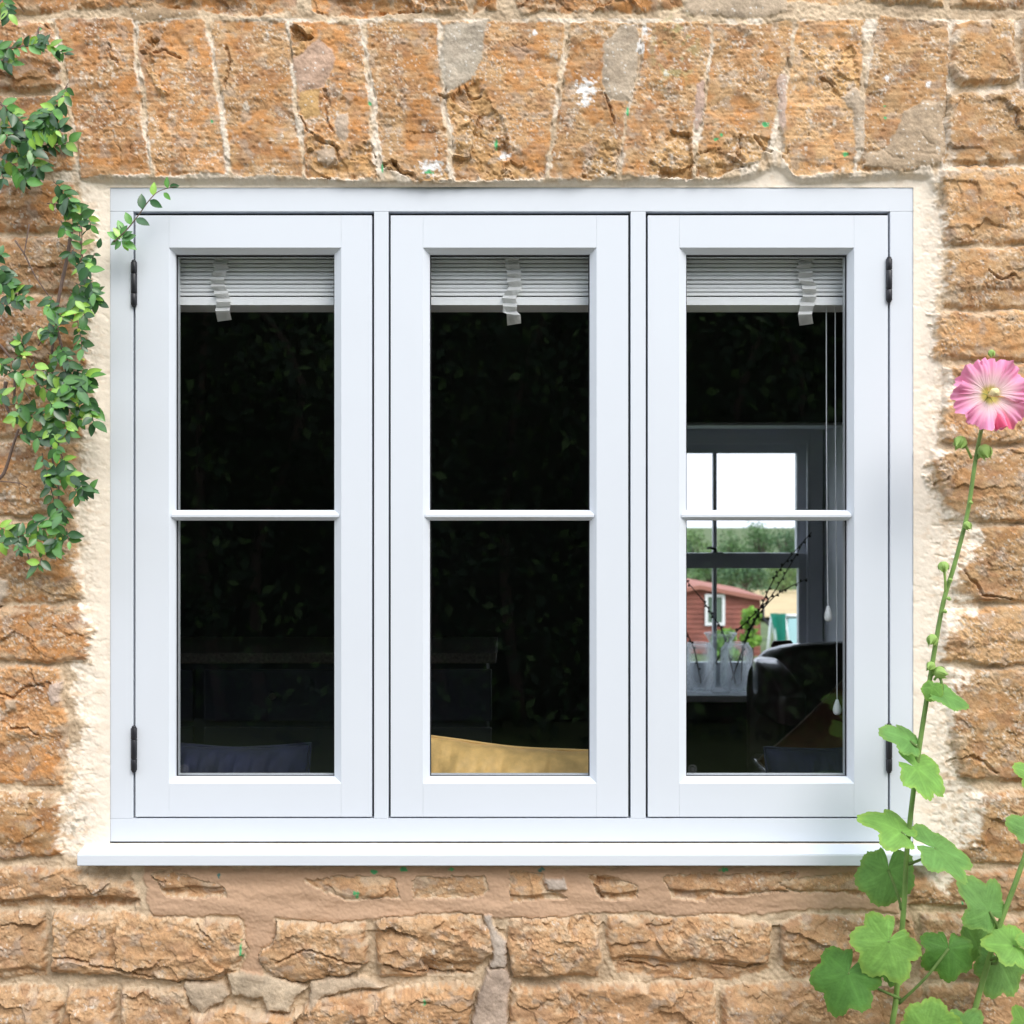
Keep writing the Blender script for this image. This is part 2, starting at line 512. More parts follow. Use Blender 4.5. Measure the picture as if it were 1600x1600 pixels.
def build_wall():
    rng = random.Random(11)
    rough = ROUGH + course_fill(XA, -190, YA, YB, rng) + course_fill(1770, XB, YA, YB, rng) \
        + course_fill(-180, 1760, YA, -90, rng) + course_fill(-180, 1760, 1660, YB, rng)
    def axis(a, b, lo, hi, fine, forced):
        mid = list(np.arange(a, b + fine, fine))
        for f in forced:
            mid[int(np.argmin([abs(m - f) for m in mid]))] = f
        L, s, x = [], fine, a
        while x > lo:
            s = min(s * 1.12, 11); x -= s; L.append(x)
        R, s, x = [], fine, mid[-1]
        while x < hi:
            s = min(s * 1.12, 11); x += s; R.append(x)
        return np.array(L[::-1] + mid + R)
    wx0, wx1, wz0, wz1 = 168.7, 1430.3, 290.4, 1320.0
    us = axis(-60, 1660, XA, XB, 1.65, (wx0, wx1))
    vs_ = axis(-50, 1650, YA, YB, 1.65, (wz0, wz1))
    vs_ = np.minimum(vs_, 1999.0)
    U, V = np.meshgrid(us, vs_, indexing='ij')
    shape = U.shape
    # wandering joints
    wx = 5.5 * fbm(U / 60, V / 60, 2) + 2.6 * fbm(U / 13 + 9, V / 13, 2) + 1.0 * pnoise(U / 4, V / 4)
    wy = 4.5 * fbm(U / 70 + 31, V / 70 + 5, 2) + 2.6 * fbm(U / 13 + 50, V / 13 + 3, 2) + 1.0 * pnoise(U / 4 + 7, V / 4 + 70)
    sid = np.full(shape, -1, np.int64); dist = np.zeros(shape); vrel = np.zeros(shape); urel = np.zeros(shape)
    cls = np.zeros(shape, np.int64)            # 0 mortar and rubble, 1 lintel, 2 cream render, 3 smear
    allst = [(p, 1) for p in LINTEL] + [(p, 0) for p in rough]
    def stamp(i, poly, kind, warp):
        P = np.array(poly)
        x0, y0 = P.min(0) - 14; x1, y1 = P.max(0) + 14
        i0, i1 = np.searchsorted(us, (x0, x1)); j0, j1 = np.searchsorted(vs_, (y0, y1))
        if i1 <= i0 or j1 <= j0: return
        sl = (slice(i0, i1), slice(j0, j1))
        d = poly_sdf(poly, U[sl] + warp * wx[sl], V[sl] + warp * wy[sl]) + (2.2 + 2.2 * pnoise(U[sl] / 55 + 4, V[sl] / 55) if kind else 2.4)
        m = d > 0
        sid[sl] = np.where(m, i, sid[sl]); dist[sl] = np.where(m, d, dist[sl])
        cls[sl] = np.where(m, kind, cls[sl])
        h = P[:, 1].max() - P[:, 1].min(); w = P[:, 0].max() - P[:, 0].min()
        vrel[sl] = np.where(m, (V[sl] - P[:, 1].min()) / h, vrel[sl])
        urel[sl] = np.where(m, (U[sl] - P[:, 0].min()) / w, urel[sl])
    for i, (p, k) in enumerate(allst):
        stamp(i, p, k, 0.75 if k == 1 else 1.0)
    # lintel stones keep their flat soffit
    smear_d = poly_sdf(SMEAR, U + 1.2 * wx, V + 1.0 * wy)
    sm = smear_d > 0
    sid = np.where(sm, -1, sid); cls = np.where(sm, 3, cls)
    nS = len(allst)
    for q, p in enumerate(PEEK):
        stamp(nS + q, p, 0, 1.0)
    nS += len(PEEK)
    is_st = sid >= 0; lint = cls == 1
    sidc = np.maximum(sid, 0)
    r = np.random.default_rng(3)
    offx = r.random(nS) * 200; offy = r.random(nS) * 200
    ox, oy = offx[sidc], offy[sidc]
    nx, ny = U + ox * 37, V + oy * 37
    # ---- relief (metres, towards the viewer)
    mortar = -0.003 + 0.0022 * fbm(U / 22, V / 22, 3) + 0.0016 * fbm(U / 6, V / 6, 2)
    qx = nx + 8 * fbm(U / 25, V / 25, 2); qy = ny + 6 * fbm(U / 25 + 40, V / 25, 2)
    def facet(cx, cy, off, grad):
        f1, f2, bx, by, a, b = cells(qx / cx, qy / cy)
        return off * (2 * _R3[a, b] - 1) + grad * S * ((2 * _R4[a, b] - 1) * bx * cx + (2 * _R5[a, b] - 1) * by * cy), f2 - f1
    F1, e1 = facet(120, 75, 0.0028, 0.13)
    F2, e2 = facet(42, 30, 0.0008, 0.10)
    F3, e3 = facet(13, 11, 0.0007, 0.18)
    big = fbm(nx / 120, ny / 80, 2)
    midn = fbm(nx / 30, ny / 22, 3)
    fine = fbm(nx / 7, ny / 6, 3)
    grain = pnoise(nx / 2.6, ny / 2.6)
    us_amt = np.where(r.random(nS) < 0.72, 0.006 + 0.012 * r.random(nS), 0.0)[sidc]
    lip = 0.66 + 0.10 * fbm(U / 70 + ox, V / 200 + oy, 2) + 0.14 * (r.random(nS)[sidc] - 0.5) + 0.35 * (r.random(nS)[sidc] - 0.5) * (urel - 0.5)
    under = us_amt * sstep(lip, lip + 0.10, vrel)
    strata = np.abs(fbm(nx / 110 + 5, ny / 34 + 0.3 * fbm(nx / 50, ny / 50, 2), 3))
    pillow = 1 - (2 * np.clip(vrel, 0, 1) - 1) ** 2
    calm = (0.75 + 0.5 * r.random(nS))[sidc]
    zone = sstep(-0.15, 0.25, fbm(nx / 95 + 14, ny / 70 + 29, 3))     # 1 = clean smooth stone, 0 = speckled and rough
    side = np.maximum(sstep(1250, 1500, U), 0.9 * sstep(230, 120, U) * sstep(1380, 1300, V))                                    # the dressed quoins on the right are flatter and finer
    rock = 0.012 + 0.006 * (r.random(nS)[sidc] - 0.5) \
        + (1 - 0.62 * side) * calm * (0.0060 * big + F1 + F2 + 0.0026 * midn - 0.0014 * strata + 0.007 * pillow * (1 - 0.6 * side)) \
        + (1 - 0.65 * zone) * (0.8 * F3 + 0.0013 * fine + 0.0008 * grain) - under * (1 - 0.72 * side)
    tool = fbm(nx / 70, ny / 5.0, 3)
    pit = cells(nx / 16, ny / 12)
    pits = sstep(0.32, 0.08, pit[0]) * (_R3[pit[4], pit[5]] < 0.35)
    chipm = sstep(0.15, 0.55, fbm(nx / 75 + 3, ny / 75 + 8, 2))
    flat = 0.0055 + 0.004 * (r.random(nS)[sidc] - 0.5) + 0.0018 * big + 0.0008 * tool + (1 - 0.6 * zone) * (0.0010 * fine + 0.0007 * grain) \
        - 0.0022 * pits - chipm * (0.0035 + 0.6 * np.abs(F2) + 0.5 * np.abs(F3)) + 0.35 * F3
    # broken soffits of the arch
    low = sstep(242, 270, V + 14 * fbm(U / 35, V / 35, 2)) * sstep(-0.15, 0.25, fbm(U / 90 + 3, V / 300, 2))
    flat = flat - low * (0.004 + 0.8 * np.abs(F2))
    Hs = np.where(lint, flat, rock)
    R = np.where(lint, 3.5, 5.0 + 9 * np.clip(0.5 + fbm(U / 60, V / 60, 2), 0, 1))
    t = np.clip(dist / R, 0, 1)
    prof = 1 - (1 - t) ** 2.4
    joint = (0.0065 - 0.005 * sstep(0.18, 0.4, fbm(U / 16, V / 40, 2)) * sstep(34, 46, V) * sstep(272, 260, V)) * sstep(60, 95, U) * sstep(1500, 1465, U) * sstep(305, 285, V)
    base = mortar + joint
    hs_ = 0.006 + 0.0035 * fbm(U / 130, V / 40, 2) + 0.0012 * fbm(U / 30, V / 14, 3) + 0.0006 * fbm(U / 7, V / 5, 2) + 0.0003 * pnoise(U / 4, V / 4)
    base = np.where((smear_d > -16) & (V > 1350), np.maximum(base, hs_ - 0.004), base)
    peek = sid >= nS - len(PEEK)
    Hs = np.where(peek, hs_ + 0.55 * (rock - 0.018), Hs)
    R = np.where(peek, 4.0, R)
    base = np.where(peek, hs_ - 0.0035, base)
    h = np.where(is_st, base + (Hs - base) * prof, base)
    # cracks: thin wandering lines in some stones
    cr = np.abs(fbm(nx / 95 + 60, ny / 95 + 11, 3)); gate = sstep(0.25, 0.45, fbm(nx / 130 + 90, ny / 130, 2))
    crack = sstep(0.022, 0.004, cr) * gate * is_st * (dist > 3) * np.where(V > 1340, 0.25, 0.7)
    h = h - 0.0035 * crack
    for line in CRACKS:
        P = np.array(line, float); x0, y0 = P.min(0) - 12; x1, y1 = P.max(0) + 12
        i0, i1 = np.searchsorted(us, (x0, x1)); j0, j1 = np.searchsorted(vs_, (y0, y1))
        sl = (slice(i0, i1), slice(j0, j1))
        d = np.full(h[sl].shape, 1e9); below = np.zeros(h[sl].shape)
        uu = U[sl] + 1.2 * wx[sl]; vv = V[sl] + 1.0 * wy[sl]
        for (ax, ay), (bx, by) in zip(P, P[1:]):
            ex, ey = bx - ax, by - ay
            t_ = np.clip(((uu - ax) * ex + (vv - ay) * ey) / (ex * ex + ey * ey), 0, 1)
            d = np.minimum(d, np.hypot(uu - ax - t_ * ex, vv - ay - t_ * ey))
        h[sl] = h[sl] - 0.0065 * sstep(2.6, 0.8, d) + 0.0022 * sstep(11, 3, d)
    # mortar smear under the sill: trowelled flat
    k = sstep(0, 5, smear_d)
    h = np.where(cls == 3, h * (1 - k) + hs_ * k, h)
    spm = np.zeros(shape)
    for poly in SPALL:
        P = np.array(poly); x0, y0 = P.min(0) - 16; x1, y1 = P.max(0) + 16
        i0, i1 = np.searchsorted(us, (x0, x1)); j0, j1 = np.searchsorted(vs_, (y0, y1))
        sl = (slice(i0, i1), slice(j0, j1))
        d = poly_sdf(poly, U[sl] + 2.2 * wx[sl], V[sl] + 2.2 * wy[sl])
        m = sstep(-0.5, 2.5, d) * (cls[sl] == 1)
        spm[sl] = np.maximum(spm[sl], m)
    h = h - spm * (0.0038 - 1.3 * F1 - 0.9 * F2 - 0.6 * F3 - 0.0018 * midn - 0.0006 * fine)
    # repair patches
    patchc = np.zeros(shape + (3,)); patchm = np.zeros(shape)
    for poly, c, fl in PATCH:
        P = np.array(poly); x0, y0 = P.min(0) - 12; x1, y1 = P.max(0) + 12
        i0, i1 = np.searchsorted(us, (x0, x1)); j0, j1 = np.searchsorted(vs_, (y0, y1))
        sl = (slice(i0, i1), slice(j0, j1))
        d = poly_sdf(poly, U[sl] + 0.9 * wx[sl], V[sl] + 0.9 * wy[sl])
        m = sstep(0, 2.5, d)
        ph = np.where(V[sl] < 300, 0.0085, 0.0155) + 0.002 * fbm(U[sl] / 30, V[sl] / 30, 2) + 0.0008 * fbm(U[sl] / 5, V[sl] / 5, 2) - 0.003 * sstep(10, 0, d)
        h[sl] = h[sl] * (1 - m * fl) + ph * m * fl
        patchm[sl] = np.maximum(patchm[sl], m)
        patchc[sl] = np.where((d > 0)[..., None], np.array(c), patchc[sl])
    # cream render round the frame, ragged, thin over the stones
    rag = 14 * fbm(U / 26 + 3, V / 17 + 8, 3) + 5 * fbm(U / 6, V / 5, 2)
    topband = sstep(330, 285, V)
    cd = poly_sdf(CREAM, U + rag * (1 - 0.75 * topband), V + 0.5 * rag * (1 - 0.8 * topband))
    inwin = np.minimum(np.minimum(U - 172, 1427 - U), np.minimum(V - 293, 1360 - V))
    ck = sstep(-3, 8, cd) * (cls != 1)
    ck = np.where((V > 1352) & (U > 165) & (U < 1430), 0, ck)
    hollow = 0.0016 * fbm(U / 40, V / 26, 3) + 0.0008 * fbm(U / 9, V / 7, 3) - 0.0022 * sstep(0.35, 0.6, fbm(U / 22 + 9, V / 12, 3))
    near = sstep(70, 5, -inwin)
    ckh = sstep(-14, 40, poly_sdf(CREAM, U + 0.3 * rag, V)) * (cls != 1)
    ckh = np.where((V > 1352) & (U > 165) & (U < 1430), 0, np.maximum(ckh, near * ck))
    hc = -0.0125 + 0.004 * (1 - near) + hollow * (1 - 0.7 * near) + 0.22 * (1 - near) * h
    h = h * (1 - ckh) + hc * ckh - 0.0008 * ck * (1 - near)
    cls = np.where(ck > 0.5, 2, cls)
    # ---- colour of the materials (linear albedo)
    A = np.array((.455, .232, .100)); B = np.array((.535, .338, .175)); C = np.array((.30, .160, .088)); E = np.array((.52, .220, .062)); Dp = np.array((.62, .47, .32))
    n1 = fbm(nx / 70, ny / 50, 4); n2 = fbm(nx / 35 + 80, ny / 28 + 20, 4); n3 = fbm(nx / 16 + 10, ny / 12 + 60, 3)
    def mixc(c, other, m): return c * (1 - m[..., None]) + other * m[..., None]
    tb = np.clip(r.random(nS)[sidc] * 0.9 + 0.5 * n1, 0, 1)
    tb = np.clip(tb + 0.12 + 0.55 * sstep(800, 1600, U) * (V < 1350) + 0.25 * (V > 1350), 0, 1)
    c = A * (1 - tb[..., None]) + B * tb[..., None]
    c = mixc(c, E, 0.62 * np.clip(zone * sstep(-0.4, 0.3, n2) + 0.3 * sstep(0.2, 0.5, n2), 0, 1) * (1 - 0.55 * (V > 1350)) * (1 - 0.45 * sstep(1000, 1450, U)))
    c = mixc(c, np.array((.55, .345, .155)) * (1 + 0.25 * n3)[..., None], 0.6 * spm)
    c = c * (0.80 + 0.36 * r.random(nS)[sidc])[..., None]
    left_shade = sstep(260, -20, U) * sstep(1000, 800, V)  # climber's shade and lens falloff at the left, painted into the stone colour
    c = mixc(c, C, np.clip(0.55 * sstep(0.1, 0.6, fbm(nx / 50 + 33, ny / 40 + 71, 4)) + 0.35 * left_shade + 0.22 * (V > 1350), 0, 1))
    c = mixc(c, np.array((.47, .30, .175)), 0.45 * sstep(1345, 1375, V) + 0 * V)
    c = mixc(c, Dp, (0.60 - 0.40 * zone) * sstep(0.15, 0.55, n3 + 0.25 * fbm(nx / 120 + 4, ny / 120, 2)))
    c = mixc(c, np.array((.40, .33, .27)), 0.5 * sstep(0.25, 0.6, fbm(nx / 28 + 55, ny / 24 + 5, 4)))
    # grain and white lichen specks
    c = c * (1 + (0.24 - 0.12 * zone) * fbm(U / 3.2, V / 2.8, 2) + 0.10 * fine)[..., None]
    dens = (1 - 0.75 * zone) * sstep(-0.25, 0.5, fbm(nx / 45 + 12, ny / 45 + 44, 3) + 0.25 * lint + 0.2 * side - 0.35 * (V > 1350))
    for sc, rad, amt in ((4.5, 0.32, 0.36), (8.0, 0.28, 0.34), (17.0, 0.22, 0.28), (42.0, 0.17, 0.16)):
        q = cells(nx / sc, ny / sc + 0.3 * pnoise(nx / 6, ny / 6))
        spot = sstep(rad, rad * 0.5, q[0] + 0.10 * pnoise(nx / 2.5, ny / 2.5)) * (_R4[q[4], q[5]] < amt * dens)
        c = mixc(c, np.array((.72, .66, .58)) * (0.8 + 0.3 * _R5[q[4], q[5]])[..., None], 0.62 * spot)
    q = cells(nx / 6 + 40, ny / 6)
    c = mixc(c, np.array((.22, .12, .06)), 0.6 * sstep(0.3, 0.12, q[0]) * (_R3[q[4], q[5]] < 0.22))
    mort = np.array((.60, .47, .33)) * (1 + 0.16 * fbm(U / 9, V / 8, 3) + 0.14 * fbm(U / 60, V / 60, 2))[..., None]
    mort = mixc(mort, np.array((.46, .35, .24)), sstep(0.0, 0.5, fbm(U / 45 + 20, V / 30, 3)))
    mort = mixc(mort, np.array((.78, .71, .62)) * (1 + 0.1 * fbm(U / 5, V / 9, 2))[..., None], 0.62 * (V < 285) * (V > 30) * (U > 60) * sstep(-0.25, 0.15, fbm(U / 30 + 2, V / 60, 2)))
    edge = sstep(0.0, 3.0, dist + 2.0 * pnoise(U / 5, V / 5))
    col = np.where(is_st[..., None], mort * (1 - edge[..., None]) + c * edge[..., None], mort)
    # mortar smudged over stones
    smud = is_st * sstep(26, 2, dist) * sstep(0.1, 0.4, fbm(U / 30 + 7, V / 22, 3)) * (1 - 0.7 * lint)
    col = mixc(col, mort, 0.65 * smud)
    smc = np.array((.51, .340, .228)) * (1 + 0.10 * fbm(U / 120, V / 30, 3) + 0.04 * fbm(U / 5, V / 3, 2))[..., None]
    col = np.where((cls == 3)[..., None], col * (1 - k[..., None]) + smc * k[..., None], col)
    pc = patchc * (1 + 0.22 * fbm(U / 14, V / 12, 3) + 0.15 * fbm(U / 3, V / 3, 2))[..., None]
    pc = pc * (1 + 0.25 * fbm(U / 60 + 9, V / 50, 2))[..., None]
    col = mixc(col, pc, patchm * 0.92)
    spk = cells(U / 6, V / 6)
    col = mixc(col, np.array((.70, .67, .62)), patchm * (V < 300) * sstep(0.3, 0.14, spk[0]) * (_R3[spk[4], spk[5]] < 0.30 * sstep(-0.3, 0.4, fbm(U / 25, V / 25, 2))))
    cream = np.array((.87, .775, .66)) * (1 + 0.05 * fbm(U / 50, V / 40, 3) + 0.03 * fbm(U / 6, V / 5, 2))[..., None]
    cream = mixc(cream, np.array((.66, .47, .30)), 0.75 * sstep(0.33, 0.62, fbm(U / 24 + 70, V / 13 + 11, 4)) * (1 - 0.8 * near))
    cream = mixc(cream, np.array((.36, .34, .28)), 0.8 * sstep(0.1, 0.45, fbm(U / 9, V / 9, 3)) * sstep(45, 10, np.hypot(U - 108, V - 1285)))
    cream = mixc(cream, np.array((.62, .45, .30)), 0.5 * sstep(0.15, 0.6, fbm(U / 16 + 31, V / 11 + 7, 4)) * (1 - near) )
    col = mixc(col, cream, sstep(0.05, 0.95, ck) * (1 - 0.55 * (1 - near) * sstep(0.1, 0.4, fbm(U / 8 + 3, V / 6, 3))))
    # white paint splashes and green paint marks
    for cx, cy, rx, ry in ((915, 140, 16, 20), (912, 162, 9, 7), (1041, 116, 5, 5), (1010, 48, 6, 8), (1000, 75, 6, 14), (835, 52, 4, 5), (1385, 124, 5, 5), (675, 262, 20, 12), (1450, 132, 4, 7), (788, 243, 10, 7)):
        m = sstep(1.0, 0.6, np.hypot((U - cx) / rx, (V - cy) / ry) + 0.7 * fbm(U / 7, V / 7, 2))
        col = mixc(col, np.array((.78, .77, .76)), m * 0.9)
    for cx, cy, rx, ry in GREEN:
        m = sstep(1.0, 0.7, np.hypot((U - cx) / rx, (V - cy) / ry) + 0.45 * fbm(U / 5, V / 5, 2))
        g = (.03, .20, .20) if (cx, cy) in GREENBLUE else (.03, .42, .16)
        col = mixc(col, np.array(g), m * 0.85)
    algae = sstep(0.1, 0.5, fbm(U / 18 + 8, V / 18, 3)) * sstep(70, 20, np.hypot((U - 1055) * 1.3, (V - 80) * 0.8))
    col = mixc(col, np.array((.33, .33, .16)), 0.6 * algae)
    col = np.clip(col, 0.02, 0.9)
    # ---- meshes, one per kind of masonry
    X = (U - 800) * S; Z = EYE - (V - 800) * S; Yc = -h
    hx = np.gradient(h, axis=0) / np.gradient(X, axis=0)
    hz = np.gradient(h, axis=1) / np.gradient(Z, axis=1)
    N = np.stack((-hx, -np.ones(shape), -hz), -1)
    N /= np.linalg.norm(N, axis=-1, keepdims=True)
    ni, nj = shape
    I, J = np.meshgrid(np.arange(ni - 1), np.arange(nj - 1), indexing='ij')
    uc = (U[:-1, :-1] + U[1:, 1:]) / 2; vc = (V[:-1, :-1] + V[1:, 1:]) / 2
    keep = ~((uc > wx0) & (uc < wx1) & (vc > wz0) & (vc < wz1))
    fcls = cls[:-1, :-1]
    idx = np.arange(ni * nj).reshape(shape)
    quad = np.stack((idx[:-1, :-1], idx[:-1, 1:], idx[1:, 1:], idx[1:, :-1]), -1)
    P3 = np.stack((X, Yc, Z), -1).reshape(-1, 3)
    N3 = N.reshape(-1, 3); C3 = col.reshape(-1, 3)
    stone_m = mat('ironstone', attr='albedo', rough=0.93, spec=0.25, noise=(520, 0.86, 1.14), bump=(420, 0.28, 0.0016))
    render_m = mat('lime_render', attr='albedo', rough=0.95, spec=0.2, noise=(300, 0.96, 1.03), bump=(260, 0.30, 0.0014))
    root = thing('stone_wall', 'orange brown ironstone house wall with flat stone arch around the window', 'wall', (0, 0, 0))
    for name, kk, mm in (('masonry', 0, stone_m), ('flat_arch', 1, stone_m), ('cream_render', 2, render_m), ('mortar_smear', 3, render_m)):
        fq = quad[keep & (fcls == kk)]
        used, inv = np.unique(fq, return_inverse=True)
        inv = inv.reshape(-1, 4)
        me = bpy.data.meshes.new(name)
        me.vertices.add(len(used)); me.loops.add(inv.size); me.polygons.add(len(inv))
        me.vertices.foreach_set('co', P3[used].astype(np.float32).ravel())
        me.loops.foreach_set('vertex_index', inv.astype(np.int32).ravel())
        me.polygons.foreach_set('loop_start', np.arange(0, inv.size, 4, dtype=np.int32))
        me.polygons.foreach_set('use_smooth', np.ones(len(inv), bool))
        me.update(calc_edges=True)
        a = me.color_attributes.new('albedo', 'FLOAT_COLOR', 'POINT')
        a.data.foreach_set('color', np.concatenate((C3[used], np.ones((len(used), 1))), 1).astype(np.float32).ravel())
        me.normals_split_custom_set_from_vertices(N3[used].astype(np.float32))
        me.materials.append(mm)
        o = bpy.data.objects.new(name, me)
        COL.objects.link(o); o.parent = root
    # the thickness of the wall behind the face, round the opening and its window seat
    core = mat('plaster_dark', (.10, .09, .085), 0.9)
    x0, z1 = (wx0 - 800) * S, EYE - (wz0 - 800) * S
    x1, z0 = (wx1 - 800) * S, EYE - (wz1 - 800) * S
    xl, xr = (XA - 800) * S, (XB - 800) * S
    zt = EYE - (YA - 800) * S
    bm = boxes((xl, x0, 0.03, 0.42, 0, zt), (x1, xr, 0.03, 0.42, 0, zt), (x0, x1, 0.03, 0.42, z1, zt), (x0, x1, 0.03, 0.09, 0, z0), (x0, x1, 0.09, 0.42, 0, 0.60))
    # returns from the face back to the core
    for (ax, bx, az, bz) in ((x0, x0, z0, z1), (x1, x1, z0, z1)):
        v = [bm.verts.new(p) for p in ((ax, 0.0135, az), (ax, 0.031, az), (ax, 0.031, bz), (ax, 0.0135, bz))]
        bm.faces.new(v)
    for z in (z0, z1):
        v = [bm.verts.new(p) for p in ((x0, 0.0135, z), (x0, 0.031, z), (x1, 0.031, z), (x1, 0.0135, z))]
        bm.faces.new(v)
    obj('wall_core', bm, core, root)
    return root
build_wall()
# ------------------------------------------------------------------ the three-light casement window
YF = 0.014
def fx(px, y=YF): return (px - 800) * S * (D + y) / D
def fz(py, y=YF): return EYE - (py - 800) * S * (D + y) / D
paint = mat('pale_grey_paint', (.665, .71, .78), rough=0.38, spec=0.45, noise=(3.0, 0.985, 1.01), bump=(160, 0.05, 0.0006))
black_rubber_and_shade = mat('black_rubber_and_shade', (.012, .012, .016), 0.6)
iron = mat('black_iron', (.012, .012, .018), 0.42, spec=0.5, bump=(300, 0.2, 0.0008))
spacer_m = mat('spacer_metal', (.72, .76, .78), 0.35, metal=0.0)
glass_m = thin_glass('window_glass', (.955, .965, .98), 1.45)
etch = mat('etched_mark', (.10, .105, .11), 0.8)

win = thing('casement_window', 'pale grey timber casement window with three glazed lights in the stone wall', 'window', (0, 0.014, 0.85))
BV = 0.0007
YB = 0.075
zt, zb = fz(290.5), fz(1315)
xl, xr = fx(170), fx(1429)
zi_t, zi_b = fz(333), fz(1279)
frame = obj('outer_frame', boxes((xl, xr, YF, YB, fz(330.2), zt - 0.001, BV), (xl, xr, YF, YB, zb, fz(1279), BV),
            (xl, fx(208), YF, YB, fz(1279) + .0004, fz(330.2) - .0004, BV), (fx(1391), xr, YF, YB, fz(1279) + .0004, fz(330.2) - .0004, BV)), paint, win)
for a, b in ((584.5, 607), (985.5, 1009)):
    obj('mullion', boxes((fx(a), fx(b), YF, YB, fz(1279) + .0004, fz(330.2) - .0004, BV)), paint, win)
bm = bmesh.new()
for a, b, c, d in ((206, 586.5, 262, 534), (605, 987.5, 660, 934), (1007, 1393, 1062, 1336)):
    ring(bm, [(fx(a), fx(b), fz(1281), fz(329), 0.034), (fx(c), fx(d), fz(1226), fz(387), 0.034), (fx(c), fx(d), fz(1226), fz(387), 0.038), (fx(a), fx(b), fz(1281), fz(329), 0.038)])
box(bm, fx(174), fx(1425), 0.017, 0.06, fz(1320), fz(1314.5))  # black strip painting the shadow gap between frame and sill
obj('seal_and_gap_shade', bm, black_rubber_and_shade, win)
# sill with a weathered top edge
bm = bmesh.new()
sx0, sx1 = fx(121.5, -.03), fx(1491, -.03)
yf = -0.034
extrude_x(bm, [(0.05, fz(1353, yf)), (yf, fz(1353, yf)), (yf, fz(1335.5, yf)), (yf + 0.004, fz(1333.8, yf)), (0.013, fz(1318.6, 0.013)), (0.05, fz(1318.0, 0.013))], sx0, sx1)
bmesh.ops.bevel(bm, geom=[e for e in bm.edges if e.calc_face_angle(0) > 0.6], offset=0.0012, segments=2, affect='EDGES')
obj('window_sill', bm, paint, win)

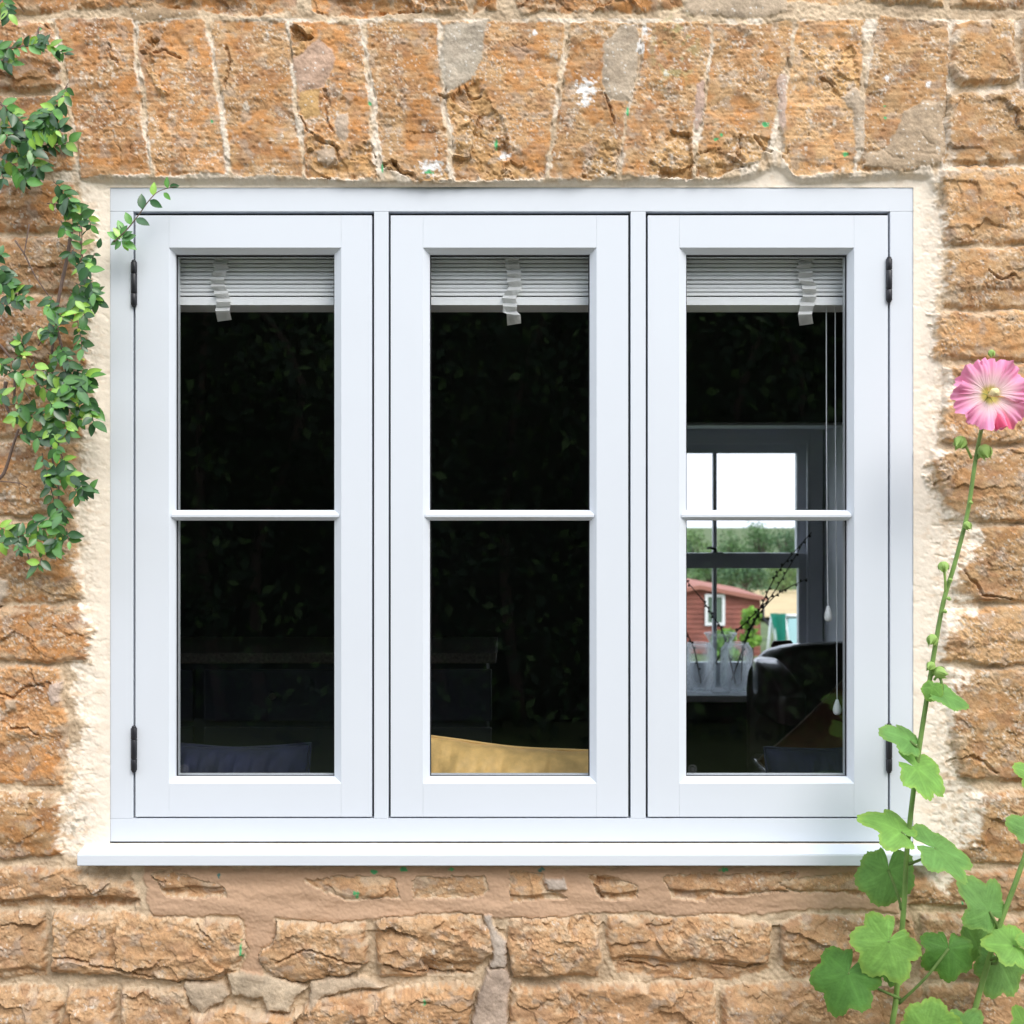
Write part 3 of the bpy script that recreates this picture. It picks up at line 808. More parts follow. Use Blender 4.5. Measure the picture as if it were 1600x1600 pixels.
def sash(x0, x1, gx0, gx1, hinge, stamp_on):
    """x0, x1 outer edges; gx0, gx1 edges of the glass"""
    zt, zb, gt, gb = 336.5, 1276.3, 397.5, 1213.5
    cw = 10.5                                     # width of the splayed bead
    a0, a1, c0, c1 = fx(x0), fx(x1), fx(gx0 - cw), fx(gx1 + cw)
    zt_, zb_, ct, cb = fz(zt), fz(zb), fz(gt - cw), fz(gb + cw)
    e = .0001
    bm = boxes((a0, c0, YF, .062, zb_, zt_, .0005), (c1, a1, YF, .062, zb_, zt_, .0005),
               (c0 + e, c1 - e, YF, .062, ct, zt_, .0005), (c0 + e, c1 - e, YF, .062, zb_, cb, .0005))
    s = obj('sash', bm, paint, win)
    g0, g1, gtz, gbz = fx(gx0, .029), fx(gx1, .029), fz(gt, .029), fz(gb, .029)
    bm = ring(bmesh.new(), [(c0, c1, cb, ct, YF + .0006), (g0, g1, gbz, gtz, .029), (g0, g1, gbz, gtz, .036), (c0 - .004, c1 + .004, cb - .004, ct + .004, .036), (c0 - .004, c1 + .004, cb - .004, ct + .004, YF + .006), (c0, c1, cb, ct, YF + .006)])
    obj('glazing_bead', bm, paint, s)
    # dark gasket line, then the pane and its spacer
    q = .0022
    bm = ring(bmesh.new(), [(g0 - .006, g1 + .006, gbz - .006, gtz + .006, .0363), (g0 + q, g1 - q, gbz + .0012, gtz - .0035, .0363), (g0 + q, g1 - q, gbz + .0012, gtz - .0035, .0385), (g0 - .006, g1 + .006, gbz - .006, gtz + .006, .0385)])
    obj('gasket', bm, black_rubber_and_shade, s)
    bm = boxes((g0 - .008, g1 + .008, .039, .043, gbz - .008, gtz + .008))
    pane = obj('glass', bm, glass_m, s)
    w = .0008
    bm = ring(bmesh.new(), [(g0 - .008, g1 + .008, gbz - .008, gtz + .008, .0435), (g0 + w, g1 - w, gbz + w, gtz - w, .0435), (g0 + w, g1 - w, gbz + w, gtz - w, .060), (g0 - .008, g1 + .008, gbz - .008, gtz + .008, .060)])
    obj('glazing_spacer', bm, spacer_m, s)
    # astragal across the pane: two splayed faces
    bm = bmesh.new()
    m0, m1 = fx(gx0 - cw + 1, YF), fx(gx1 + cw - 1, YF)
    ym = fz(806, .018)
    prof = [(.0385, fz(797, .03)), (.030, fz(797.3, .03)), (.0165, ym + .0022), (.0165, ym - .0022), (.030, fz(813.2, .03)), (.0385, fz(813.5, .03))]
    A = [bm.verts.new((g0 - .001 if y > .02 else m0 + .003, y, z)) for y, z in prof]
    B = [bm.verts.new((g1 + .001 if y > .02 else m1 - .003, y, z)) for y, z in prof]
    for i in range(len(prof) - 1):
        bm.faces.new((A[i], A[i + 1], B[i + 1], B[i]))
    bm.faces.new(A); bm.faces.new(B[::-1])
    bmesh.ops.recalc_face_normals(bm, faces=bm.faces)
    obj('glazing_bar', bm, paint, s)
    if hinge:
        for p0, p1 in ((406, 480), (1134, 1207)) if hinge < 800 else ((401, 473), (1130, 1208)):
            bm = bmesh.new()
            yk = YF - .003
            cuts = [p0 + 3, p0 + 3 + (p1 - p0 - 6) * .27, p0 + 3 + (p1 - p0 - 6) * .73, p1 - 3]
            for k in range(3):
                za, zc = fz(cuts[k] + .5, yk), fz(cuts[k + 1] - .5, yk)
                tube(bm, [(fx(hinge, yk), yk, za), (fx(hinge, yk), yk, za - .0006), (fx(hinge, yk), yk, zc + .0006), (fx(hinge, yk), yk, zc)], [.0056, .0060, .0060, .0056], 16)
            for zz, dz in ((cuts[0], 1), (cuts[3], -1)):
                z0 = fz(zz, yk)
                tube(bm, [(fx(hinge, yk), yk, z0 - dz * .001), (fx(hinge, yk), yk, z0 + dz * .002), (fx(hinge, yk), yk, z0 + dz * .0042)], [.0044, .0044, .002], 14)
            box(bm, fx(hinge) - .0016, fx(hinge) + .0016, YF - .003, YF + .03, fz(p1 - 2), fz(p0 + 2))
            obj('hinge', bm, iron, s)
    # small round safety mark etched low on the pane
    if stamp_on:
        bm = bmesh.new()
        cx, cz, y = g0 + .014, gbz + .013, .0386
        for rr in (.0085, .0066):
            pts = [(cx + rr * math.cos(t * math.pi / 14), y, cz + rr * math.sin(t * math.pi / 14)) for t in range(29)]
            tube(bm, pts, .00022, 5)
        for dz, hw in ((.0028, .0035), (.0008, .005), (-.0014, .005), (-.0034, .003)):
            tube(bm, [(cx - hw, y, cz + dz), (cx + hw, y, cz + dz)], .00025, 5)
        obj('safety_mark', bm, etch, s)
    return s
sash(211.6, 581, 274.5, 522.5, 209.3, True)
sash(610.4, 981.6, 671.5, 921.5, 0, False)
sash(1012.4, 1387.4, 1072, 1324, 1389.2, True)

# ------------------------------------------------------------------ raised venetian blind inside the window
blind_m = mat('white_slats', (.92, .93, .92), 0.4)
tape_m = mat('white_tape', (.92, .92, .90), 0.85, bump=(500, 0.2, 0.0008), translucent=0.15)
cord_m = mat('white_cord', (.75, .77, .78), 0.7)
bl = thing('venetian_blind', 'white venetian blind drawn up in a stack at the top of the window', 'blind', (0, 0.15, 2.0))
by0, by1 = 0.076, 0.150
bx0, bx1 = fx(168), fx(1432)
bm = bmesh.new()
rnd = random.Random(4)
for i in range(17):
    z = fz(462, by0) + .0082 * i
    dx, dy, tz = rnd.uniform(-.002, .002), rnd.uniform(-.0025, .0025), rnd.uniform(-.0012, .0012)
    prof = [(by0 + dy, z), (by0 + dy, z + .0060), ((by0 + by1) / 2, z + .0074), (by1, z + .0052 + tz), (by1, z + tz), ((by0 + by1) / 2, z + .0014)]
    extrude_x(bm, prof, bx0 + dx, bx1 + dx)
obj('slats', bm, blind_m, bl)
bm = bmesh.new()
yb0 = by0 - .004
extrude_x(bm, [(yb0, fz(476.5, yb0)), (yb0, fz(465.5, yb0)), (yb0 + .003, fz(463.8, yb0)), (by1 + .006, fz(463.8, yb0)), (by1 + .012, fz(476.5, yb0))], bx0, bx1)
obj('bottom_rail', bm, blind_m, bl)
obj('head_rail', boxes((bx0, bx1, .078, .155, fz(390), fz(300), .002)), blind_m, bl)
def tape(px, seed):
    r = random.Random(seed)
    bm = bmesh.new()
    n = 15
    rows = []
    x = fx(px, .07); w = .0140
    z = fz(396, .07)
    for i in range(n + 1):
        y = by0 - .002 - (.010 if i % 2 else .001) - r.uniform(0, .003)
        xx = x + r.uniform(-.0035, .0035) + .006 * math.sin(i * .5 + seed)
        tw = r.uniform(-.12, .12)
        rows.append([bm.verts.new((xx + s * w, y - abs(s) * .0015 + tw * s * .02, z + tw * s * w)) for s in (-1, -.4, .4, 1)])
        z -= r.uniform(.0065, .0095) * (1.1 if i > 11 else 1)
    z -= .002
    rows.append([bm.verts.new((x + s * w + .003, by0 + .012 + r.uniform(0, .004), z - .004 + s * .002)) for s in (-1, -.4, .4, 1)])
    for a, b in zip(rows, rows[1:]):
        for k in range(3):
            bm.faces.new((a[k], a[k + 1], b[k + 1], b[k]))
    bmesh.ops.solidify(bm, geom=bm.faces[:], thickness=.0009)
    return obj('ladder_tape', bm, tape_m, bl)
for p, s in ((345, 1), (801, 5), (1261, 9)):
    tape(p, s)
for px, py in ((1293, 948), (1307, 1094)):
    y = .095
    bm = bmesh.new()
    tube(bm, spline([W(px - 2, 460, y), W(px - 1.5, 700, y), W(px, 900, y), W(px + (1 if py < 1000 else 1), py + 3, y)], 5), .00115, 6)
    c = obj('pull_cord', bm, cord_m, bl)
    bm = bmesh.new()
    p = W(px + 1, py, y)
    lathe(bm, [(.0004, .002), (.003, .001), (.0045, -.004), (.0075, -.013), (.0088, -.020), (.0078, -.026), (.0045, -.0295), (.0003, -.0305)], p, 20)
    obj('cord_pull', bm, mat('white_acorn', (.82, .84, .83), 0.3), c)
# ------------------------------------------------------------------ the room behind the glass
dark = mat('room_shade_wall', (.045, .045, .05), 0.9)  # the room's darkness is put into this wall and ceiling colour
floor_m = mat('oak_floorboards', (.30, .21, .14), 0.5, noise=(20, .7, 1.2))
pale = mat('bounce_side_wall', (.80, .81, .84), 0.9)  # unseen side walls, kept pale to bounce light into the room
YR0, YR1, YX = 0.42, 2.63, 3.02        # room front wall, far wall inside, far wall outside
XL, XR, ZC = -2.7, 2.3, 2.42
def struct(name, bm, m):
    return tag(obj(name, bm, m), kind='structure')
struct('interior_floor', boxes((XL - .1, XR + .1, .40, YX, -.06, .04)), floor_m)
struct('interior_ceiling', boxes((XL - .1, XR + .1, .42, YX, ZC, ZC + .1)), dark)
struct('interior_wall', boxes((XL - .1, XL, .42, YX, .04, ZC)), pale)
struct('interior_side_wall', boxes((XR, XR + .1, .42, YX, .04, ZC)), pale)
# far wall with the opening of the sash window; splayed plaster reveal
ox0, ox1 = fx(985, 2.88), fx(1284, 2.88)
oz0, oz1 = EYE - 285 * S * (D + YR1) / D, EYE - (-140) * S * (D + YR1) / D
sp = 0.055
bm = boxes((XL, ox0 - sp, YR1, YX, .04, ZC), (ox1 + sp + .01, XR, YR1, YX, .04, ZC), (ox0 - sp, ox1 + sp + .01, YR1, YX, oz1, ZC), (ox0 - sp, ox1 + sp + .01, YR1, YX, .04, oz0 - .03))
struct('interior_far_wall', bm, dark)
reveal_m = mat('pale_reveal_plaster', (.80, .83, .88), 0.8)
bm = bmesh.new()
for a, b in ((ox0, ox0 - sp), (ox1, ox1 + sp)):
    s = 1 if b > a else -1
    vv = [(a, 2.90, oz0 - .03), (b, YR1 - .002, oz0 - .03), (b, YR1 - .002, oz1), (a, 2.90, oz1)]
    back = [(b + s * .012, 2.90, oz0 - .03), (b + s * .012, YR1 - .002, oz0 - .03), (b + s * .012, YR1 - .002, oz1), (b + s * .012, 2.90, oz1)]
    A = [bm.verts.new(p) for p in vv]; B = [bm.verts.new(p) for p in back]
    for i in range(4):
        j = (i + 1) % 4
        bm.faces.new((A[i], A[j], B[j], B[i]))
    bm.faces.new(A); bm.faces.new(B[::-1])
box(bm, ox0 - sp, ox1 + sp, YR1 - .002, 2.90, oz1 - .012, oz1 - .001)
bmesh.ops.recalc_face_normals(bm, faces=bm.faces)
struct('interior_reveal', bm, reveal_m)

# sash window in the far wall
sash_m = mat('pale_sash_paint', (.72, .74, .80), 0.45)
sw = thing('sash_window', 'shaded sliding sash window in the far wall looking out on the garden', 'window', ((ox0 + ox1) / 2, 2.88, oz0))
def gx(px, y): return (px - 800) * S * (D + y) / D
def gz(py, y): return EYE - (py - 800) * S * (D + y) / D
fr = obj('frame', boxes((ox1 - .055, ox1, 2.86, 2.98, oz0, oz1 - .012, .002), (ox0, ox0 + .055, 2.86, 2.98, oz0, oz1 - .012, .002),
    (ox0 + .055, ox1 - .055, 2.86, 2.98, gz(690, 2.86), oz1 - .012, .002), (ox0 + .055, ox1 - .055, 2.86, 2.98, oz0 - .03, oz0 + .02, .002)), sash_m, sw)
obj('stop_bead', boxes((ox1 - .066, ox1 - .055, 2.862, 2.882, oz0 + .02, gz(690, 2.86), .002), (ox0 + .055, ox0 + .066, 2.862, 2.882, oz0 + .02, gz(690, 2.86), .002), (ox0 + .066, ox1 - .066, 2.862, 2.882, gz(693, 2.86), gz(690, 2.86), .001)), sash_m, sw)
sx0, sx1 = ox0 + .056, ox1 - .056
def light(name, y0, y1, top, bot, gtop, gbot, gright):
    xr_ = gx(gright, y0); xl_ = sx0 + (sx1 - xr_)
    xm = gx(1117.5, y0)
    o = obj(name, boxes((sx0, xl_, y0, y1, bot, top, .003), (xr_, sx1, y0, y1, bot, top, .003), (xl_, xr_, y0, y1, gtop, top, .003), (xl_, xr_, y0, y1, bot, gbot, .003),
            (xm - .0085, xm + .0085, y0 + .004, y1 - .004, gbot, gtop, .004)), sash_m, sw)
    obj('glass', boxes((xl_ - .004, xr_ + .004, (y0 + y1) / 2, (y0 + y1) / 2 + .004, gbot - .004, gtop + .004)), glass_m, o)
    return o
up = light('upper_sash', 2.925, 2.965, gz(690, 2.86), gz(887, 2.925), gz(708, 2.925), gz(868, 2.925), 1245)
lo = light('lower_sash', 2.882, 2.922, gz(864, 2.882), oz0 + .02, gz(888, 2.882), oz0 + .10, 1248)
bm = bmesh.new()
c = W(1116, 861, 2.90)
tube(bm, [c + Vector((-.032, 0, .012)), c + Vector((-.015, 0, .014)), c + Vector((.004, 0, .009)), c + Vector((.004, 0, -.008))], [.005, .006, .008, .010], 10)
box(bm, c.x - .012, c.x + .035, 2.885, 2.925, c.z - .012, c.z - .004, .002)
obj('sash_fastener', bm, iron, lo)
sill_z = oz0
obj('window_board', boxes((ox0 - sp + .003, ox1 + sp - .003, YR1 - .03, 2.86, sill_z - .028, sill_z, .004)), mat('white_window_board', (.80, .83, .88), 0.3), sw)

# glass vases with twigs on the window board
def vase_glass(name, blend, white):
    """clear facing the eye, with white put in for refracted sky where the wall of the glass turns away"""
    m = thin_glass(name, (.97, .985, .985), 1.5)
    nt = m.node_tree
    out = nt.nodes['Material Output']
    base = out.inputs[0].links[0].from_socket
    lw = nt.nodes.new('ShaderNodeLayerWeight'); lw.inputs[0].default_value = blend
    tl = nt.nodes.new('ShaderNodeBsdfTranslucent'); tl.inputs[0].default_value = (.96, .98, 1, 1)  # white translucency painted in for highlights and sky refracted by the ribs
    mu = nt.nodes.new('ShaderNodeMath'); mu.operation = 'MULTIPLY'; mu.inputs[1].default_value = white
    nt.links.new(lw.outputs['Facing'], mu.inputs[0])
    mx = nt.nodes.new('ShaderNodeMixShader')
    nt.links.new(mu.outputs[0], mx.inputs[0]); nt.links.new(base, mx.inputs[1]); nt.links.new(tl.outputs[0], mx.inputs[2])
    nt.links.new(mx.outputs[0], out.inputs[0])
    return m
ribglass = vase_glass('cut_glass', .46, 1.0)
clear = vase_glass('clear_glass', .12, .6)
def vase_cut(px, y, label, seed):
    c = W(px, 800, y); c.z = sill_z + .001
    t = thing('glass_vase', label, 'vase', c, 'diamond cut glass vases on the far window board')
    bm = bmesh.new()
    k = S * (D + y) / D
    r, hgt = 23.0 * k, 72 * k
    def rip(a, z): return 1 + .055 * abs(math.sin(9 * a + z * 85)) + .055 * abs(math.sin(9 * a - z * 85))
    prof = [(.001, 0), (r * .86, 0), (r * .96, .006)] + [(r * (.97 + .05 * math.sin(i / 20 * math.pi)), .006 + (hgt - .02) * i / 20) for i in range(1, 21)] + [(r * .9, hgt - .006), (r * .78, hgt - .002), (r * .80, hgt + .006)]
    n0 = len(prof)
    _, A = lathe(bm, prof, c, 88, lambda a, z: rip(a, z) if .008 < z < hgt - .016 else 1.02)
    inner = [(r * .76, hgt + .006), (r * .74, hgt - .004), (r * .88, hgt - .012), (r * .9, .012), (.001, .009)]
    _, B = lathe(bm, inner, c, 88)
    for k2 in range(88):
        j = (k2 + 1) % 88
        bm.faces.new((A[-1][k2], A[-1][j], B[0][j], B[0][k2]))
    obj('vessel', bm, ribglass, t)
    return c, r, hgt
v1 = vase_cut(1092, 2.74, 'diamond cut glass vase with twigs, left of the clear flared vase', 1)
v2 = vase_cut(1151, 2.74, 'diamond cut glass vase with twigs, between the clear flared vase and leather armchair', 2)
def vase_clear(px, y):
    c = W(px, 800, y); c.z = sill_z + .001
    t = thing('flared_vase', 'clear glass vase with wide flared rim standing before the two cut glass vases', 'vase', c)
    k = S * (D + y) / D
    bm = bmesh.new()
    H = 93 * k
    out = [(.001, 0), (14 * k, 0), (15 * k, .004), (15 * k, .012), (12.5 * k, .020), (11.5 * k, .04), (11 * k, H * .45), (12.5 * k, H * .68), (18 * k, H * .86), (26 * k, H)]
    inn = [(25.2 * k, H + .001), (17 * k, H * .87), (11.6 * k, H * .69), (10 * k, H * .45), (10.4 * k, .045), (9 * k, .024), (.001, .022)]
    _, A = lathe(bm, out, c, 40)
    _, B = lathe(bm, inn, c, 40)
    for q in range(40):
        j = (q + 1) % 40
        bm.faces.new((A[-1][q], A[-1][j], B[0][j], B[0][q]))
    obj('vessel', bm, clear, t)
vase_clear(1126, 2.675)
twig_m = mat('dark_twig_bark', (.03, .022, .02), 0.8)
def twig(pts, y, label, seed):
    r = random.Random(seed)
    P = spline([W(a, b, y + .02 * math.sin(i)) for i, (a, b) in enumerate(pts)], 6)
    t = thing('budded_twig', label, 'twig', P[0], 'budded twigs in the glass vases')
    bm = bmesh.new()
    n = len(P)
    tube(bm, P, [.0034 * (1 - .5 * i / n) for i in range(n)], 6)
    for i in range(3, n - 1):
        if r.random() < .75:
            p = P[i]; dd = (P[i + 1] - P[i]).normalized()
            side = Vector((dd.z, 0, -dd.x)) * (1 if i % 2 else -1)
            q = p + side * .004
            tube(bm, [q, q + dd * .005 + side * .002, q + dd * .011 + side * .002], [.0015, .0052, .001], 6)
    obj('stem', bm, twig_m, t)
twig([(1098, 1072), (1140, 1000), (1170, 968), (1200, 938), (1226, 898), (1258, 842)], 2.74, 'longest budded twig reaching up to the frame of the sash window', 1)
twig([(1158, 1075), (1163, 1005), (1186, 955), (1204, 915), (1222, 885), (1268, 832)], 2.76, 'budded twig rising steeply from the vase beside the armchair', 2)
twig([(1140, 1072), (1172, 985), (1192, 952), (1218, 926), (1262, 904)], 2.72, 'budded twig leaning lowest to the right across the lower pane', 3)
twig([(1150, 1072), (1130, 990), (1115, 965), (1098, 938), (1072, 907)], 2.75, 'thick budded twig leaning out to the left behind the glazing bar', 4)
twig([(1096, 1072), (1086, 1020), (1076, 995), (1060, 960)], 2.70, 'short twig standing in the left cut glass vase', 5)

# leather wing chair, cushions ------------------------------------------------
leather = mat('brown_leather', (.085, .066, .066), 0.34, spec=0.8, coat=0.8, noise=(9, 0.6, 1.3), bump=(120, 0.25, 0.002))
def puff(bm, c, sx, sy, sz, rot=None, n=28, wr=0.0, seed=0, pinch=.55):
    """a stuffed cushion: a pillow shape in the x-z plane, thick in y, with pulled-in edges and creases"""
    r = random.Random(seed)
    rot = rot or Matrix.Identity(3)
    o = r.random() * 50
    fr, bk = [], []
    for side, store in ((-1, fr), (1, bk)):
        for i in range(n + 1):
            row = []
            for j in range(n + 1):
                u, v = 2 * i / n - 1, 2 * j / n - 1
                th = max(0.0, (1 - abs(u) ** 2.6) * (1 - abs(v) ** 2.6)) ** pinch
                ear = 1 - .045 * (1 - v * v) * 0 - .05 * math.cos(v * math.pi / 2) * abs(u) - 0
                X = u * sx * (1 - .05 * math.cos(v * math.pi / 2)); Z = v * sz * (1 - .06 * math.cos(u * math.pi / 2))
                w = wr * (math.sin(u * 27 + 2.5 * math.sin(v * 5 + o) + o) * .6 + math.sin(u * 55 + v * 7 + o) * .3 + math.sin(u * 11 - v * 5 + o) * .8) * min(1, th * 1.6)
                p = Vector((X, side * (sy * th + w), Z + .12 * wr * math.sin(u * 15 + o) * abs(v)))
                row.append(bm.verts.new(Vector(c) + rot @ p))
            store.append(row)
    for store, flip in ((fr, False), (bk, True)):
        for i in range(n):
            for j in range(n):
                q = (store[i][j], store[i + 1][j], store[i + 1][j + 1], store[i][j + 1])
                f = bm.faces.new(q[::-1] if flip else q); f.smooth = True
    bmesh.ops.remove_doubles(bm, verts=bm.verts, dist=1e-5)
    bmesh.ops.recalc_face_normals(bm, faces=bm.faces)
    rim = [(-1 + 2 * i / n, -1) for i in range(n)] + [(1, -1 + 2 * i / n) for i in range(n)] + [(1 - 2 * i / n, 1) for i in range(n)] + [(-1, 1 - 2 * i / n) for i in range(n)]
    out = []
    for u, v in rim + rim[:1]:
        X = u * sx * (1 - .05 * math.cos(v * math.pi / 2)); Z = v * sz * (1 - .06 * math.cos(u * math.pi / 2))
        out.append(Vector(c) + rot @ Vector((X, 0, Z + .08 * wr * math.sin(u * 7 + o) * abs(v))))
    return out

def cushion(name, label, c, sx, sy, sz, m, pm, tilt=0.0, roll=0.0, wr=.004, seed=0, yaw=0.0, pr=.0035):
    t = thing(name, label, 'cushion', (c[0], c[1], c[2] - sz))
    rot = Matrix.Rotation(yaw, 3, 'Z') @ Matrix.Rotation(tilt, 3, 'X') @ Matrix.Rotation(roll, 3, 'Y')
    bm = bmesh.new()
    rim = puff(bm, c, sx, sy, sz, rot, 56, wr, seed)
    obj('cover', bm, m, t)
    bm = bmesh.new()
    tube(bm, rim, pr, 6, cap=False)
    obj('piping', bm, pm, t)
    return t
gold = mat('gold_velvet', (.78, .51, .18), 0.6, sheen=0.2, noise=(40, 0.82, 1.12), bump=(70, 0.4, 0.004))
goldp = mat('gold_piping', (.70, .46, .17), 0.6)
navy = mat('navy_velvet', (.007, .010, .038), 0.8, sheen=0.06, noise=(14, 0.7, 1.4), bump=(60, 0.35, 0.004))
rust = mat('rust_fabric', (.12, .035, .015), 0.8, noise=(12, 0.7, 1.2))
def zc(py, y): return EYE - (py - 800) * S * (D + y) / D
# cushions stand on the window seat (z = 0.60) behind the glass
zt_ = zc(1171, .27)
cushion('gold_cushion', 'crumpled gold velvet cushion with piping behind the middle light', (fx(815, .27), .275, (zt_ + .60) / 2), .245, .10, (zt_ - .60) / 2 + .012, gold, goldp, tilt=-.10, roll=.075, wr=.0095, seed=3)
zt2 = zc(1166, .30)
cushion('navy_cushion', 'dark navy velvet cushion low behind the left light', (fx(365, .30), .30, (zt2 + .60) / 2), .165, .08, (zt2 - .60) / 2 + .006, navy, navy, tilt=-.08, roll=.01, wr=.006, seed=8)
zt3 = zc(1172, .30)
cushion('navy_cushion', 'dark navy cushion low behind the right light under the armchair', (fx(1310, .30), .30, (zt3 + .60) / 2), .150, .08, (zt3 - .60) / 2 + .012, navy, navy, tilt=-.08, roll=-.05, wr=.006, seed=12)

def wing_chair():
    y0 = 1.25                                    # front of the wings
    kk = S * (D + 1.5) / D
    xL = gx(1196, 1.5)
    zT = gz(1024, 1.55)
    w = .80
    t = thing('wing_armchair', 'dark brown leather wing armchair in front of the far window', 'armchair', (xL + w / 2, 1.6, .04))
    xR = xL + w
    # back: a slab curved in plan, soft top
    def slab(pts, th, z0, z1, name, lean=0.0, topr=.045, crown=0.0):
        bm = bmesh.new()
        n = len(pts); rows = []
        side = []
        steps = 26
        for i in range(steps):
            a = i / steps * 2 * math.pi
            # superellipse section: thickness x height
            ca, sa = math.cos(a), math.sin(a)
            side.append((math.copysign(abs(ca) ** .55, ca), math.copysign(abs(sa) ** .22, sa)))
        for i, (x, y, zz) in enumerate(pts):
            p, q = Vector((pts[max(i - 1, 0)][0], pts[max(i - 1, 0)][1], 0)), Vector((pts[min(i + 1, n - 1)][0], pts[min(i + 1, n - 1)][1], 0))
            d = (q - p).normalized(); nrm = Vector((d.y, -d.x, 0))
            zc_, hz = (z0 + z1 + zz) / 2, (z1 + zz - z0) / 2
            e = 1.0 if 0 < i < n - 1 else .72
            rows.append([bm.verts.new(Vector((x, y, 0)) + nrm * (th * e * s) + Vector((0, lean * (hz * v + hz), zc_ + hz * v * (e ** .15)))) for s, v in side])
        for a, b in zip(rows, rows[1:]):
            for k in range(steps):
                j = (k + 1) % steps
                f = bm.faces.new((a[k], a[j], b[j], b[k])); f.smooth = True
        bm.faces.new(rows[0]); bm.faces.new(rows[-1][::-1])
        bmesh.ops.recalc_face_normals(bm, faces=bm.faces)
        return obj(name, bm, leather, t)
    back = spline([(xL + .03, 1.66, -.05), (xL + .10, 1.76, 0), (xL + .25, 1.82, .01), (xL + .4, 1.84, .012), (xL + .55, 1.82, .01), (xR - .10, 1.76, 0), (xR - .03, 1.66, -.05)], 5)
    slab([tuple(p) for p in back], .065, .36, zT, 'backrest', .03)
    for s, xx in ((1, xL + .045), (-1, xR - .045)):
        wing = spline([(xx - s * .005, 1.70, -.02), (xx - s * .02, 1.56, -.015), (xx - s * .01, 1.44, -.04), (xx + s * .012, 1.34, -.10)], 5)
        slab([tuple(p) for p in wing], .045, zc(1125, 1.45), zT, 'wing')
        arm = spline([(xx, 1.72, 0), (xx - s * .01, 1.5, 0), (xx - s * .01, 1.25, 0), (xx, 1.10, -.01)], 5)
        slab([tuple(p) for p in arm], .065, .22, .70, 'arm')
    bm = boxes((xL + .12, xR - .12, 1.10, 1.76, .30, .50, .045))
    obj('seat', bm, leather, t, True)
    obj('base', boxes((xL + .06, xR - .06, 1.14, 1.80, .16, .31, .02)), leather, t)
    for x in (xL + .1, xR - .1):
        for y in (1.18, 1.76):
            bm = bmesh.new(); tube(bm, [(x, y, .17), (x, y, .041)], [.026, .016], 10)
            obj('leg', bm, twig_m, t)
    # brown knob of leather behind the left corner: the rolled top of the back
    bm = bmesh.new()
    c = W(1222, 1010, 1.95)
    tube(bm, [c + Vector((-.035, 0, -.004)), c + Vector((-.030, 0, 0)), c + Vector((.03, 0, .002)), c + Vector((.040, 0, -.004))], [.008, .020, .020, .008], 14)
    obj('back_roll', bm, mat('tan_leather', (.13, .06, .04), 0.35), t)
    return xL, xR
xL, xR = wing_chair()
cushion('rust_cushion', 'dark rust cushion with pale piping leaning in the leather armchair', (gx(1345, 1.30), 1.30, gz(1180, 1.30)), .24, .09, .20, rust, mat('tan_piping', (.25, .19, .15), 0.6), tilt=-.25, roll=-.75, wr=.003, seed=21)

# sideboard deep in the room
side_m = mat('navy_sideboard_paint', (.022, .026, .042), 0.5)
top_m = mat('worn_oak_top', (.10, .088, .075), 0.6, noise=(120, 0.5, 1.4))
sb = thing('sideboard', 'dark painted sideboard with thick oak top and drawers in the unlit room', 'sideboard', (-.8, 1.75, .04))
ya, yb_ = 1.5, 2.0
zt_ = EYE - 220 * S * (D + ya) / D
xr_ = gx(775, ya)
obj('top', boxes((-2.0, xr_, ya, yb_, zt_ - .034, zt_, .004)), top_m, sb)
obj('body', boxes((-1.96, xr_ - .03, ya + .03, yb_, .04, zt_ - .034, .003)), side_m, sb)
for i in range(4):
    x0 = -1.93 + i * .475
    for z0, z1 in ((zt_ - .22, zt_ - .055), (zt_ - .42, zt_ - .24), (.10, zt_ - .44)):
        d = obj('drawer', boxes((x0, x0 + .44, ya + .012, ya + .031, z0, z1, .004)), side_m, sb)
        bm = bmesh.new()
        tube(bm, [(x0 + .22, ya + .012, (z0 + z1) / 2), (x0 + .22, ya - .005, (z0 + z1) / 2), (x0 + .22, ya - .016, (z0 + z1) / 2)], [.006, .012, .009], 10)
        obj('knob', bm, mat('pewter', (.35, .34, .32), 0.35, metal=1), d)
# ------------------------------------------------------------------ climbing shrub up the left of the wall
def add_leaf(bm, layer, base, tip, nrm, width, col, fold=.25, droop=.15, seg=5):
    """one small oval leaf from base to tip, folded along its midrib"""
    L = (tip - base).length
    t = (tip - base).normalized()
    s = t.cross(nrm).normalized(); n = s.cross(t)
    rows = []
    for i in range(seg + 1):
        u = i / seg
        w = width * (math.sin(math.pi * min(1, u ** .82)) ** .8) if 0 < i < seg else .0004
        c = base + t * (L * u) - n * (droop * L * u * u)
        rows.append((c - s * w + n * (fold * w), c, c + s * w + n * (fold * w)))
    V = [[bm.verts.new(p) for p in r] for r in rows]
    for i in range(seg):
        for k in range(2):
            f = bm.faces.new((V[i][k], V[i][k + 1], V[i + 1][k + 1], V[i + 1][k]))
            f.smooth = True
            for lp in f.loops:
                mid = lp.vert in (V[i][1], V[i + 1][1])
                lp[layer] = (*[x * (1.25 if mid else 1) for x in col], 1)

